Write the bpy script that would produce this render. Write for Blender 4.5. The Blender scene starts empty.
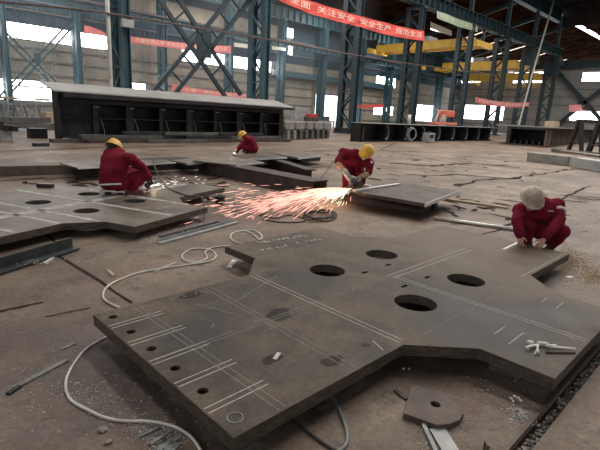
import bpy, bmesh, math, random
from mathutils import Vector, Matrix, Quaternion
random.seed(7)
SC = bpy.context.scene
COL = SC.collection
PI = math.pi
V3 = Vector

# ------------------------------------------------------------------ camera
FPX, PITCH, ROLL, YAW, EYE = 457.96, math.radians(13.593), math.radians(2.898), math.radians(44.78), 1.65
_f = V3((0, math.cos(PITCH), -math.sin(PITCH))); _u = V3((0, math.sin(PITCH), math.cos(PITCH))); _r = V3((1, 0, 0))
_r, _u = _r*math.cos(ROLL)+_u*math.sin(ROLL), _u*math.cos(ROLL)-_r*math.sin(ROLL)
_M = Matrix(((math.cos(YAW), math.sin(YAW), 0), (-math.sin(YAW), math.cos(YAW), 0), (0, 0, 1)))
CR, CU, CF = _M@_r, _M@_u, _M@_f
EYEP = V3((0, 0, EYE))
HD = V3((CF.x, CF.y, 0)).normalized(); RT = V3((HD.y, -HD.x, 0)); UP = V3((0, 0, 1))
def ray(x, y): return CF+CR*((x-300)/FPX)-CU*((y-225)/FPX)
def G(x, y, z=0.0):
    d = ray(x, y); return EYEP+d*((z-EYE)/d.z)
def onY(x, y, Y):
    d = ray(x, y); return EYEP+d*(Y/d.y)
def onX(x, y, X):
    d = ray(x, y); return EYEP+d*(X/d.x)
def J(x, y, dep):
    d = ray(x, y); return EYEP+d*(dep/d.dot(HD))
cam = bpy.data.cameras.new('camera'); co = bpy.data.objects.new('camera', cam); COL.objects.link(co)
cam.sensor_width = 36; cam.lens = FPX/600*36; cam.clip_end = 800; cam.clip_start = 0.05
R3 = Matrix((CR, CU, -CF)).transposed()
co.matrix_world = Matrix.Translation(EYEP)@R3.to_4x4()
SC.camera = co

# ------------------------------------------------------------------ materials
MATS = {}
def mat(name, c1, c2=None, scale=6.0, rough=.6, metal=0.0, bump=0.0, bscale=40.0, spots=None, sscale=2.0, emit=None, estr=0.0, rib=None, stretch=None, rough2=None, grain=0.0, gscale=70.0, spec=.5):
    m = bpy.data.materials.new(name); m.use_nodes = True
    n = m.node_tree.nodes; l = m.node_tree.links
    b = n['Principled BSDF']
    tc = n.new('ShaderNodeTexCoord'); vec = tc.outputs['Object']
    if stretch:
        mp = n.new('ShaderNodeMapping'); mp.inputs['Scale'].default_value = stretch
        l.new(vec, mp.inputs[0]); vec = mp.outputs[0]
    c1 = (*c1, 1); c2 = (*c2, 1) if c2 else c1
    nz = n.new('ShaderNodeTexNoise'); nz.inputs['Scale'].default_value = scale; nz.inputs['Detail'].default_value = 8; nz.inputs['Roughness'].default_value = .62
    l.new(vec, nz.inputs['Vector'])
    rp = n.new('ShaderNodeValToRGB'); rp.color_ramp.elements[0].position = .40; rp.color_ramp.elements[1].position = .60
    rp.color_ramp.elements[0].color = c1; rp.color_ramp.elements[1].color = c2
    l.new(nz.outputs['Fac'], rp.inputs[0]); colout = rp.outputs[0]
    if spots:
        n2 = n.new('ShaderNodeTexNoise'); n2.inputs['Scale'].default_value = sscale; n2.inputs['Detail'].default_value = 5
        l.new(vec, n2.inputs['Vector'])
        r2 = n.new('ShaderNodeValToRGB'); r2.color_ramp.elements[0].position = .52; r2.color_ramp.elements[1].position = .62
        l.new(n2.outputs['Fac'], r2.inputs[0])
        mx = n.new('ShaderNodeMix'); mx.data_type = 'RGBA'; l.new(r2.outputs[0], mx.inputs['Factor'])
        l.new(colout, mx.inputs[6]); mx.inputs[7].default_value = (*spots, 1); colout = mx.outputs[2]
    if grain:
        n4 = n.new('ShaderNodeTexNoise'); n4.inputs['Scale'].default_value = gscale; n4.inputs['Detail'].default_value = 6; n4.inputs['Roughness'].default_value = .75
        l.new(vec, n4.inputs['Vector']); g4 = n.new('ShaderNodeMapRange'); g4.inputs['From Min'].default_value = .3; g4.inputs['From Max'].default_value = .7
        g4.inputs['To Min'].default_value = 1-grain; g4.inputs['To Max'].default_value = 1+grain; l.new(n4.outputs['Fac'], g4.inputs['Value'])
        x4 = n.new('ShaderNodeMix'); x4.data_type = 'RGBA'; x4.blend_type = 'MULTIPLY'; x4.inputs['Factor'].default_value = 1
        l.new(colout, x4.inputs[6]); l.new(g4.outputs[0], x4.inputs[7]); colout = x4.outputs[2]
    b.inputs['Specular IOR Level'].default_value = spec
    l.new(colout, b.inputs['Base Color'])
    b.inputs['Roughness'].default_value = rough; b.inputs['Metallic'].default_value = metal
    if rough2 is not None:
        mr = n.new('ShaderNodeMapRange'); mr.inputs['From Min'].default_value = .35; mr.inputs['From Max'].default_value = .65
        mr.inputs['To Min'].default_value = rough; mr.inputs['To Max'].default_value = rough2
        l.new(nz.outputs['Fac'], mr.inputs['Value']); l.new(mr.outputs[0], b.inputs['Roughness'])
    h = None
    if bump:
        n3 = n.new('ShaderNodeTexNoise'); n3.inputs['Scale'].default_value = bscale; n3.inputs['Detail'].default_value = 6
        l.new(vec, n3.inputs['Vector']); bp = n.new('ShaderNodeBump'); bp.inputs['Strength'].default_value = bump; bp.inputs['Distance'].default_value = .02
        l.new(n3.outputs['Fac'], bp.inputs['Height']); l.new(bp.outputs[0], b.inputs['Normal']); h = bp
    if rib:   # corrugated sheet: bands along one axis
        wv = n.new('ShaderNodeTexWave'); wv.wave_type = 'BANDS'; wv.bands_direction = rib[0]; wv.inputs['Scale'].default_value = rib[1]
        l.new(vec, wv.inputs['Vector']); b2 = n.new('ShaderNodeBump'); b2.inputs['Strength'].default_value = .8; b2.inputs['Distance'].default_value = .06
        l.new(wv.outputs['Fac'], b2.inputs['Height'])
        if h: l.new(h.outputs[0], b2.inputs['Normal'])
        l.new(b2.outputs[0], b.inputs['Normal'])
    if emit:
        b.inputs['Emission Color'].default_value = (*emit, 1); b.inputs['Emission Strength'].default_value = estr
    MATS[name] = m
    return m

mat('plate', (.048, .038, .030), (.125, .096, .073), 2.3, .52, .0, .12, 60, spots=(.052, .047, .043), sscale=1.15, rough2=.68, grain=.32, gscale=26, spec=.22)
mat('plate_edge', (.05, .038, .029), (.11, .085, .064), 14, .6, .3, .4, 30, stretch=(1, 1, 4))
mat('rear_plate', (.085, .067, .052), (.155, .128, .102), 2.2, .5, .15, .15, 50, spots=(.07, .058, .048), sscale=1.5, grain=.25, gscale=40)
mat('fresh_edge', (.62, .62, .6), (.75, .75, .73), 20, .4, .5)
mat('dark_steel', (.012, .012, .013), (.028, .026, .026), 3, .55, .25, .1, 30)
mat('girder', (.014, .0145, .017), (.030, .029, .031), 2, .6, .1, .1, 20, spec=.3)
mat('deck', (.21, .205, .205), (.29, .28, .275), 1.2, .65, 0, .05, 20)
mat('rust_beam', (.036, .024, .022), (.07, .046, .04), 4, .6, .2, .25, 30)
mat('rust_side', (.10, .075, .06), (.17, .14, .115), 2, .7, .1, .2, 30, stretch=(2, 2, .3))
mat('teal', (.018, .055, .075), (.03, .078, .10), 3, .55, .0, .05, 20)
mat('teal_dark', (.010, .024, .034), (.017, .036, .048), 3, .55, .0, .05, 20)
mat('teal_light', (.028, .085, .115), (.045, .115, .145), 3, .55)
mat('runway', (.008, .024, .033), (.015, .038, .05), 1.5, .6)
mat('wall_tan', (.30, .275, .235), (.40, .37, .31), .4, .8, rib=('X', 1.6))
mat('wall_grey', (.25, .25, .25), (.33, .32, .31), .4, .8, rib=('Y', 1.6))
mat('wall_blue', (.03, .07, .105), (.05, .098, .14), .5, .8, rib=('X', 1.6))
mat('roof', (.012, .007, .005), (.045, .021, .013), .5, 1.0, rib=('Y', 1.2), spec=0)
mat('roof_dark', (.022, .02, .019), (.035, .03, .028), .5, 1.0, spec=0)
mat('girt', (.16, .15, .14), (.2, .19, .18), 1, .7)
mat('banner', (.62, .075, .06), (.70, .10, .08), .6, .75)
mat('banner_pale', (.66, .17, .17), (.72, .22, .2), .6, .75)
mat('banner_text', (.85, .72, .62), None, 1, .8)
mat('sign_green', (.33, .42, .30), (.42, .50, .36), 1, .7)
mat('sign_text', (.62, .66, .52), None, 1, .7)
mat('yellow', (.72, .43, .05), (.82, .52, .08), 1, .5)
mat('cream', (.62, .6, .52), (.7, .67, .58), 1, .7)
mat('white_pipe', (.38, .37, .33), (.46, .45, .41), 2, .5)
mat('wire', (.07, .045, .04), (.12, .08, .07), 5, .6)
mat('glow', (.8, .8, .8), None, 1, .5, emit=(.93, .97, 1.0), estr=7.0)
mat('fill_glow', (.8, .8, .8), None, 1, .5, emit=(.95, .97, 1.0), estr=4.5)  # weaker glow for the added fill bands behind the camera
mat('skylight', (.8, .8, .8), None, 1, .5, emit=(1, .72, .52), estr=.8)
mat('chalk', (.40, .39, .37), (.55, .54, .52), 25, .9)
mat('chalk_faint', (.15, .142, .132), (.24, .232, .22), 25, .9)
mat('chalk_wide', (.22, .21, .195), (.50, .49, .47), 7, .9)
mat('cable_white', (.50, .48, .43), (.62, .60, .54), 6, .6)
mat('cable_dark', (.03, .03, .03), (.06, .055, .05), 6, .6)
mat('cable_grey', (.16, .18, .17), (.22, .24, .23), 6, .6)
mat('scrap', (.14, .15, .155), (.24, .25, .25), 12, .5, .3, .3, 40)
mat('lug_rust', (.06, .042, .033), (.115, .08, .062), 5, .65, .0, .2, 30, grain=.2)
mat('angle_steel', (.028, .034, .038), (.06, .068, .075), 5, .5, .3, .2, 40)
mat('light_strip', (.24, .25, .25), (.33, .34, .33), 5, .5, .2, .15, 40)
mat('gravel', (.06, .052, .046), (.30, .27, .25), 22, .7)
mat('chips', (.24, .235, .23), (.5, .49, .48), 30, .6)
mat('dust', (.27, .225, .18), (.36, .31, .26), 20, .95)
mat('stain', (.030, .025, .021), (.045, .038, .032), 8, .7, spec=.12)
mat('smear', (.058, .058, .060), (.085, .082, .080), 3, .5, grain=.2)
mat('flame_plate', (.055, .042, .033), (.11, .086, .068), 2.2, .6, .0, .2, 50, spots=(.055, .04, .032), sscale=2, grain=.3, gscale=30, spec=.35)
mat('sand', (.30, .21, .11), (.40, .29, .16), 20, .9)
mat('suit', (.125, .007, .018), (.20, .014, .031), 5, .95, 0, .8, 12, spec=.15, grain=.18, gscale=14)
mat('suit_dark', (.085, .010, .018), (.13, .015, .026), 5, .85, 0, .5, 14)
mat('skin', (.42, .23, .16), (.47, .27, .19), 9, .6)
mat('hair', (.012, .011, .011), None, 5, .7)
mat('helmet_yellow', (.62, .36, .035), (.70, .43, .06), 4, .4)
mat('helmet_white', (.36, .29, .23), (.50, .43, .36), 5, .6, spots=(.24, .16, .115), sscale=7, grain=.2, gscale=30)
mat('glove_tan', (.28, .19, .11), (.38, .27, .17), 12, .9)
mat('glove_dark', (.025, .025, .027), (.04, .04, .04), 12, .9)
mat('boot', (.02, .018, .018), (.04, .035, .033), 8, .6)
mat('boot_brown', (.12, .03, .03), (.16, .045, .04), 8, .7)
mat('mask', (.75, .75, .74), None, 5, .8)
mat('reflect', (.45, .33, .33), None, 5, .5)
mat('tool_grey', (.22, .22, .23), (.34, .34, .35), 8, .4, .5)
mat('tool_dark', (.03, .03, .03), None, 8, .5)
mat('disc', (.06, .055, .05), None, 8, .6)
mat('white_wood', (.60, .58, .53), (.72, .7, .66), 5, .7)
mat('block', (.14, .13, .12), (.22, .21, .20), 3, .7, 0, .2, 20)
mat('block_dark', (.05, .048, .046), (.09, .085, .08), 3, .7, 0, .2, 20)
mat('concrete', (.20, .185, .165), (.27, .25, .225), 3, .8, 0, .15, 20)
mat('orange', (.50, .12, .07), (.58, .15, .09), 3, .5)
mat('orange_pale', (.74, .36, .3), None, 3, .6)
mat('grey_light', (.25, .255, .26), (.34, .34, .34), 2, .6)
mat('rack', (.20, .21, .22), (.30, .31, .32), 3, .6)
mat('timber', (.34, .25, .16), (.46, .35, .24), 6, .8, stretch=(1, 6, 1))
mat('tube_steel', (.52, .50, .47), (.66, .64, .60), 8, .35, .6)
mat('paper', (.8, .8, .78), None, 1, .8)
mat('red_paint', (.45, .05, .05), None, 1, .6)
mat('spark', (.9, .5, .4), None, 1, .5, emit=(1.0, .47, .38), estr=.85)
mat('spark_hot', (.9, .8, .6), None, 1, .5, emit=(1.0, .80, .55), estr=1.45)
mat('spark_white', (.9, .9, .9), None, 1, .5, emit=(1.0, .82, .76), estr=1.1)
mat('glass', (.5, .55, .58), None, 1, .1)
mat('groove', (.022, .016, .013), (.042, .031, .025), 6, .95, 0, .4, 30, spec=.1)
mat('strip_iron', (.085, .065, .052), (.13, .10, .08), 4, .6, .1, .2, 30)

def dusty_end(name):      # the far arm of the big plate is covered with floor dust
    m = MATS[name]; n = m.node_tree.nodes; l = m.node_tree.links; b = n['Principled BSDF']
    src = b.inputs['Base Color'].links[0].from_socket
    tc = n.new('ShaderNodeTexCoord'); sx = n.new('ShaderNodeSeparateXYZ'); l.new(tc.outputs['Object'], sx.inputs[0])
    nz = n.new('ShaderNodeTexNoise'); nz.inputs['Scale'].default_value = 1.3; nz.inputs['Detail'].default_value = 7; l.new(tc.outputs['Object'], nz.inputs['Vector'])
    a = n.new('ShaderNodeMath'); a.operation = 'MULTIPLY_ADD'; l.new(nz.outputs['Fac'], a.inputs[0]); a.inputs[1].default_value = 2.4; l.new(sx.outputs[0], a.inputs[2])
    mr = n.new('ShaderNodeMapRange'); mr.inputs['From Min'].default_value = 1.35; mr.inputs['From Max'].default_value = 2.5; mr.inputs['To Max'].default_value = .8; l.new(a.outputs[0], mr.inputs['Value'])
    for ctr, rad in (((-.35, -1.0, 0), .62), ((.25, -1.3, 0), .45)):      # smooth blue-grey oil smear on the front arm
        vd = n.new('ShaderNodeVectorMath'); vd.operation = 'DISTANCE'; vd.inputs[1].default_value = ctr; l.new(tc.outputs['Object'], vd.inputs[0])
        q = n.new('ShaderNodeMath'); q.operation = 'MULTIPLY_ADD'; l.new(nz.outputs['Fac'], q.inputs[0]); q.inputs[1].default_value = .5; l.new(vd.outputs['Value'], q.inputs[2])
        r = n.new('ShaderNodeMapRange'); r.inputs['From Min'].default_value = rad; r.inputs['From Max'].default_value = rad+.22; r.inputs['To Min'].default_value = .85; r.inputs['To Max'].default_value = 0; l.new(q.outputs[0], r.inputs['Value'])
        z = n.new('ShaderNodeMix'); z.data_type = 'RGBA'; l.new(r.outputs[0], z.inputs['Factor']); l.new(src, z.inputs[6]); z.inputs[7].default_value = (.058, .056, .055, 1); src = z.outputs[2]
    x = n.new('ShaderNodeMix'); x.data_type = 'RGBA'; l.new(mr.outputs[0], x.inputs['Factor']); l.new(src, x.inputs[6]); x.inputs[7].default_value = (.150, .118, .089, 1)
    l.new(x.outputs[2], b.inputs['Base Color'])
def floor_material():
    m = bpy.data.materials.new('floor'); m.use_nodes = True
    n = m.node_tree.nodes; l = m.node_tree.links; b = n['Principled BSDF']
    tc = n.new('ShaderNodeTexCoord'); vec = tc.outputs['Object']
    def noise(sc, det=8, ro=.6):
        z = n.new('ShaderNodeTexNoise'); z.inputs['Scale'].default_value = sc; z.inputs['Detail'].default_value = det; z.inputs['Roughness'].default_value = ro
        l.new(vec, z.inputs['Vector']); return z.outputs['Fac']
    def ramp(src, stops):
        r = n.new('ShaderNodeValToRGB'); e = r.color_ramp.elements
        while len(e) < len(stops): e.new(.5)
        for q, (p, c) in zip(e, stops): q.position = p; q.color = (*c, 1) if len(c) == 3 else c
        l.new(src, r.inputs[0]); return r.outputs[0]
    def mix(fac, a, bb):
        x = n.new('ShaderNodeMix'); x.data_type = 'RGBA'; l.new(fac, x.inputs['Factor'])
        l.new(a, x.inputs[6])
        if isinstance(bb, tuple): x.inputs[7].default_value = (*bb, 1)
        else: l.new(bb, x.inputs[7])
        return x.outputs[2]
    base = ramp(noise(.55, 10, .65), [(.38, (.082, .056, .041)), (.5, (.148, .107, .079)), (.62, (.235, .182, .140))])
    rust = ramp(noise(1.7, 8, .7), [(.5, (0, 0, 0)), (.62, (.75, .75, .75))])
    c = mix(rust, base, (.140, .082, .058))
    dirt = ramp(noise(4.2, 10, .72), [(.545, (0, 0, 0)), (.61, (.85, .85, .85))])
    c = mix(dirt, c, (.070, .052, .041))
    grit = ramp(noise(38, 4, .7), [(.66, (0, 0, 0)), (.76, (.7, .7, .7))])
    c = mix(grit, c, (.26, .235, .21))
    # purplish dust trodden around the corner of the big plate
    vd = n.new('ShaderNodeVectorMath'); vd.operation = 'DISTANCE'; vd.inputs[1].default_value = (1.0, 2.75, 0); l.new(vec, vd.inputs[0])
    md = n.new('ShaderNodeMapRange'); md.inputs['From Min'].default_value = .35; md.inputs['From Max'].default_value = 1.25; md.inputs['To Min'].default_value = .85; md.inputs['To Max'].default_value = 0
    l.new(vd.outputs['Value'], md.inputs['Value']); mm_ = n.new('ShaderNodeMath'); mm_.operation = 'MULTIPLY'; l.new(md.outputs[0], mm_.inputs[0])
    l.new(ramp(noise(2.4, 8, .7), [(.38, (.15, .15, .15)), (.6, (1, 1, 1))]), mm_.inputs[1])
    c = mix(mm_.outputs[0], c, (.085, .066, .068))
    g5 = n.new('ShaderNodeMapRange'); g5.inputs['From Min'].default_value = .3; g5.inputs['From Max'].default_value = .7; g5.inputs['To Min'].default_value = .55; g5.inputs['To Max'].default_value = 1.45
    l.new(noise(22, 10, .82), g5.inputs['Value']); x5 = n.new('ShaderNodeMix'); x5.data_type = 'RGBA'; x5.blend_type = 'MULTIPLY'; x5.inputs['Factor'].default_value = 1
    l.new(c, x5.inputs[6]); l.new(g5.outputs[0], x5.inputs[7]); c = x5.outputs[2]
    l.new(c, b.inputs['Base Color'])
    b.inputs['Roughness'].default_value = .58; b.inputs['Specular IOR Level'].default_value = .5
    bp = n.new('ShaderNodeBump'); bp.inputs['Strength'].default_value = .7; bp.inputs['Distance'].default_value = .02
    l.new(noise(16, 10, .7), bp.inputs['Height']); l.new(bp.outputs[0], b.inputs['Normal'])
    MATS['floor'] = m
floor_material(); dusty_end('plate')

# ------------------------------------------------------------------ object helpers
ROOT = {}
def tag(o, label=None, cat=None, group=None, kind=None):
    if label: o['label'] = label
    if cat: o['category'] = cat
    if group: o['group'] = group
    if kind: o['kind'] = kind
    return o
def thing(name, label, cat, loc=(0, 0, 0), rot=None, group=None):
    o = bpy.data.objects.new(name, None); COL.objects.link(o)
    o.empty_display_size = .1
    m = Matrix.Translation(V3(loc))
    if rot is not None: m = m@(rot if isinstance(rot, Matrix) else Matrix.Rotation(rot, 4, 'Z'))
    o.matrix_basis = m
    ROOT[o] = m
    return tag(o, label, cat, group)
class MB:
    def __init__(s): s.bm = bmesh.new()
    def box(s, c, size, rot=None):
        m = Matrix.Translation(V3(c))
        if rot is not None: m = m@(rot if isinstance(rot, Matrix) else Matrix.Rotation(rot, 4, 'Z'))
        m = m@Matrix.Diagonal((*size, 1))
        bmesh.ops.create_cube(s.bm, size=1, matrix=m); return s
    def span(s, a, b):     # axis aligned box between two corners
        a = V3(a); b = V3(b); return s.box((a+b)/2, [max(abs(q), 1e-4) for q in (b-a)])
    def frame(s, p0, p1, up=UP):
        w = (V3(p1)-V3(p0)).normalized(); u = V3(up)
        if abs(w.dot(u)) > .98: u = V3((1, 0, 0))
        a = u.cross(w).normalized(); b = w.cross(a).normalized(); return a, b, w
    def bar(s, p0, p1, wd, ht, up=UP):
        p0 = V3(p0); p1 = V3(p1); a, b, w = s.frame(p0, p1, up)
        m = Matrix.Translation((p0+p1)/2)@Matrix((a, b, w)).transposed().to_4x4()@Matrix.Diagonal((wd, ht, (p1-p0).length, 1))
        bmesh.ops.create_cube(s.bm, size=1, matrix=m); return s
    def ibeam(s, p0, p1, h, w, tf=.03, tw=.02, up=UP):
        p0 = V3(p0); p1 = V3(p1); a, b, _ = s.frame(p0, p1, up)
        s.bar(p0+b*(h/2-tf/2), p1+b*(h/2-tf/2), w, tf, up); s.bar(p0-b*(h/2-tf/2), p1-b*(h/2-tf/2), w, tf, up)
        s.bar(p0, p1, tw, h-tf*2, up); return s
    def angle(s, p0, p1, w, t, up=UP):
        p0 = V3(p0); p1 = V3(p1); a, b, _ = s.frame(p0, p1, up)
        s.bar(p0, p1, w, t, up); s.bar(p0+a*(w/2-t/2)+b*(w/2), p1+a*(w/2-t/2)+b*(w/2), t, w, up); return s
    def tube(s, pts, r, n=8, cap=True):
        pts = [V3(p) for p in pts]; rings = []
        prev = None
        for i, p in enumerate(pts):
            w = (pts[min(i+1, len(pts)-1)]-pts[max(i-1, 0)]).normalized()
            if prev is None:
                u = UP if abs(w.z) < .9 else V3((1, 0, 0)); a = u.cross(w).normalized()
            else:
                a = (prev-w*prev.dot(w)).normalized()
            prev = a; b = w.cross(a)
            rr = r[i] if isinstance(r, (list, tuple)) else r
            rings.append([s.bm.verts.new(p+(a*math.cos(2*PI*k/n)+b*math.sin(2*PI*k/n))*rr) for k in range(n)])
        for q0, q1 in zip(rings, rings[1:]):
            for k in range(n): s.bm.faces.new((q0[k], q0[(k+1) % n], q1[(k+1) % n], q1[k]))
        if cap: s.bm.faces.new(rings[0][::-1]); s.bm.faces.new(rings[-1])
        return s
    def prism(s, pts, z0, z1):
        lo = [s.bm.verts.new((p[0], p[1], z0 if len(p) < 3 else p[2]+z0)) for p in pts]; hi = [s.bm.verts.new((p[0], p[1], z1 if len(p) < 3 else p[2]+z1)) for p in pts]
        n = len(pts); s.bm.faces.new(lo[::-1]); s.bm.faces.new(hi)
        for k in range(n): s.bm.faces.new((lo[k], lo[(k+1) % n], hi[(k+1) % n], hi[k]))
        return s
    def quad(s, *p):
        s.bm.faces.new([s.bm.verts.new(V3(q)) for q in p]); return s
    def lathe(s, prof, n=24, mtx=None):
        mtx = mtx or Matrix(); rings = []
        for r, z in prof:
            if r < 1e-6: rings.append([s.bm.verts.new(mtx@V3((0, 0, z)))])
            else: rings.append([s.bm.verts.new(mtx@V3((r*math.cos(2*PI*k/n), r*math.sin(2*PI*k/n), z))) for k in range(n)])
        for a, b in zip(rings, rings[1:]):
            for k in range(n):
                k2 = (k+1) % n
                if len(a) == 1 and len(b) == 1: continue
                if len(a) == 1: s.bm.faces.new((a[0], b[k2], b[k]))
                elif len(b) == 1: s.bm.faces.new((a[k], a[k2], b[0]))
                else: s.bm.faces.new((a[k], a[k2], b[k2], b[k]))
        return s
    def rock(s, c, r, seed=0):
        rr = random.Random(seed)
        d = bmesh.ops.create_icosphere(s.bm, subdivisions=1, radius=1, matrix=Matrix.Translation(V3(c)))
        q = (rr.uniform(.7, 1.3), rr.uniform(.6, 1.1), rr.uniform(.4, .8))
        for v in d['verts']:
            k = V3(v.co)-V3(c); f = rr.uniform(.75, 1.2)*r
            v.co = V3(c)+V3((k.x*q[0], k.y*q[1], k.z*q[2]))*f
        return s
    def rc(s, p0, p1, r0, r1, n=12, flat=None):   # round cone
        p0 = V3(p0); p1 = V3(p1); d = p1-p0
        w = d.normalized() if d.length > 1e-5 else V3((0, 0, 1))
        if flat: a = V3(flat[0]); a = (a-w*a.dot(w)).normalized()
        else: a = (V3((1, 0, 0)) if abs(w.x) < .9 else V3((0, 1, 0))).cross(w).normalized()
        b = w.cross(a); rings = []
        fl = flat[1] if flat else 1
        prof = [(p0, r0, t) for t in (-80, -55, -28, 0)]+[(p1, r1, t) for t in (0, 28, 55, 80)]
        for c, r, t in prof:
            t = math.radians(t); cc = c+w*(r*math.sin(t)); q = r*math.cos(t)
            rings.append([s.bm.verts.new(cc+a*(math.cos(2*PI*k/n)*q*fl)+b*(math.sin(2*PI*k/n)*q)) for k in range(n)])
        for x, y in zip(rings, rings[1:]):
            for k in range(n): s.bm.faces.new((x[k], x[(k+1) % n], y[(k+1) % n], y[k]))
        s.bm.faces.new(rings[0][::-1]); s.bm.faces.new(rings[-1])
        return s
    def build(s, name, m, parent=None, world=True, smooth=False, bevel=0, keep=False):
        bm = s.bm
        bmesh.ops.recalc_face_normals(bm, faces=bm.faces)
        if parent is not None and world:
            r = parent
            while r.parent is not None: r = r.parent
            bm.transform(ROOT[r].inverted())
        loc = None
        if parent is None and not keep:
            xs = [v.co for v in bm.verts]; loc = V3((sum(v.x for v in xs), sum(v.y for v in xs), 0))/len(xs); loc.z = min(v.z for v in xs)
            bm.transform(Matrix.Translation(-loc))
        me = bpy.data.meshes.new(name); bm.to_mesh(me); bm.free()
        me.materials.append(MATS[m] if isinstance(m, str) else m)
        if smooth:
            for p in me.polygons: p.use_smooth = True
        o = bpy.data.objects.new(name, me); COL.objects.link(o)
        if parent is not None: o.parent = parent
        if loc is not None: o.location = loc; ROOT[o] = Matrix.Translation(loc)
        if bevel:
            bv = o.modifiers.new('bevel', 'BEVEL'); bv.width = bevel; bv.segments = 2; bv.limit_method = 'ANGLE'
        return o
def struct(o): o['kind'] = 'structure'; return o
def copy_tree(o, parent=None):
    c = o.copy(); COL.objects.link(c)
    if parent is not None: c.parent = parent
    elif o in ROOT: ROOT[c] = ROOT[o].copy()
    for ch in list(o.children): copy_tree(ch, c)
    return c
def place(o, loc, rot=0, label=None):
    m = Matrix.Translation(V3(loc))@Matrix.Rotation(rot, 4, 'Z'); o.matrix_basis = m; ROOT[o] = m
    if label: o['label'] = label
    return o
def spline(pts, n=8):
    pts = [V3(p) for p in pts]; out = []
    for i in range(len(pts)-1):
        p0 = pts[max(i-1, 0)]; p1 = pts[i]; p2 = pts[i+1]; p3 = pts[min(i+2, len(pts)-1)]
        for k in range(n):
            t = k/n
            out.append(.5*((2*p1)+(p2-p0)*t+(2*p0-5*p1+4*p2-p3)*t*t+(3*p1-p0-3*p2+p3)*t**3))
    out.append(pts[-1]); return out
def flat_shape(loops, t, bevel=.003):     # filled outline with holes -> mesh slab, top at z=0
    cu = bpy.data.curves.new('tmp', 'CURVE'); cu.dimensions = '2D'; cu.fill_mode = 'BOTH'; cu.extrude = t/2-bevel; cu.bevel_depth = bevel; cu.bevel_resolution = 1
    for lp in loops:
        sp = cu.splines.new('POLY'); sp.points.add(len(lp)-1)
        for q, p in zip(sp.points, lp): q.co = (p[0], p[1], 0, 1)
        sp.use_cyclic_u = True
    ob = bpy.data.objects.new('tmp', cu); COL.objects.link(ob)
    bpy.context.view_layer.update()
    me = bpy.data.meshes.new_from_object(ob.evaluated_get(bpy.context.evaluated_depsgraph_get()))
    bpy.data.objects.remove(ob); bpy.data.curves.remove(cu)
    me.transform(Matrix.Translation((0, 0, -t/2)))
    me.materials.clear()
    for p in me.polygons: p.use_smooth = False
    return me
def two_sided(me, top, side):
    me.materials.append(MATS[top]); me.materials.append(MATS[side])
    for p in me.polygons: p.material_index = 0 if p.normal.z > .5 else 1
def circle(cx, cy, r, n=32): return [(cx+r*math.cos(2*PI*k/n), cy+r*math.sin(2*PI*k/n)) for k in range(n)]
def text_mesh(body, size):
    cu = bpy.data.curves.new('tmp', 'FONT'); cu.body = body; cu.size = size; cu.align_x = 'LEFT'; cu.align_y = 'CENTER'; cu.resolution_u = 2
    ob = bpy.data.objects.new('tmp', cu); COL.objects.link(ob); bpy.context.view_layer.update()
    me = bpy.data.meshes.new_from_object(ob.evaluated_get(bpy.context.evaluated_depsgraph_get()))
    bpy.data.objects.remove(ob); bpy.data.curves.remove(cu); return me
def remeshed(mb, voxel, smooth=4, name='tmp'):
    me = bpy.data.meshes.new(name); bmesh.ops.recalc_face_normals(mb.bm, faces=mb.bm.faces); mb.bm.to_mesh(me); mb.bm.free()
    ob = bpy.data.objects.new('tmp', me); COL.objects.link(ob)
    rm = ob.modifiers.new('r', 'REMESH'); rm.mode = 'VOXEL'; rm.voxel_size = voxel; rm.use_smooth_shade = True
    sm = ob.modifiers.new('s', 'SMOOTH'); sm.iterations = smooth; sm.factor = .5
    bpy.context.view_layer.update()
    out = bpy.data.meshes.new_from_object(ob.evaluated_get(bpy.context.evaluated_depsgraph_get()))
    bpy.data.objects.remove(ob); bpy.data.meshes.remove(me)
    return out
def link_mesh(name, me, m, parent, smooth=True):
    r = parent
    while r.parent is not None: r = r.parent
    me.transform(ROOT[r].inverted()); me.materials.clear(); me.materials.append(MATS[m])
    if smooth:
        for p in me.polygons: p.use_smooth = True
    o = bpy.data.objects.new(name, me); COL.objects.link(o); o.parent = parent; return o
LK, HAZE, EXPO = 1.0, 0.0045, 0.28
# ------------------------------------------------------------------ setting
def floor():
    m = MB(); x0, x1 = -18, 140
    m.quad((x0, -25, 0), (x1, -25, 0), (x1, .575, 0), (x0, .575, 0))
    m.quad((x0, .65, 0), (x1, .65, 0), (x1, 70, 0), (x0, 70, 0))
    m.quad((x0, .575, -.09), (x1, .575, -.09), (x1, .65, -.09), (x0, .65, -.09))
    m.quad((x0, .575, 0), (x1, .575, 0), (x1, .575, -.09), (x0, .575, -.09))
    m.quad((x0, .65, -.09), (x1, .65, -.09), (x1, .65, 0), (x0, .65, 0))
    o = m.build('floor', 'floor', keep=True)
    # consistent upward normals
    struct(o)
floor()
def wall(name, plane, at, spans, zones, holes):
    # plane 'Y' or 'X'; spans=(a0,a1); zones [(z0,z1,material)]; holes [(a0,a1,z0,z1)]
    for i, (z0, z1, mm) in enumerate(zones):
        m = MB()
        xs = sorted({spans[0], spans[1], *[h[0] for h in holes], *[h[1] for h in holes]})
        zs = sorted({z0, z1, *[z for h in holes for z in h[2:] if z0 < z < z1]})
        for a, b in zip(xs, xs[1:]):
            for c, d in zip(zs, zs[1:]):
                if any(h[0] <= a and b <= h[1] and h[2] <= c and d <= h[3] for h in holes): continue
                if plane == 'Y': m.span((a, at, c), (b, at+.15, d))
                else: m.span((at, a, c), (at+.15, b, d))
        o = m.build(name if i == 0 else '%s_cladding' % name, mm, keep=True); struct(o)
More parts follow.
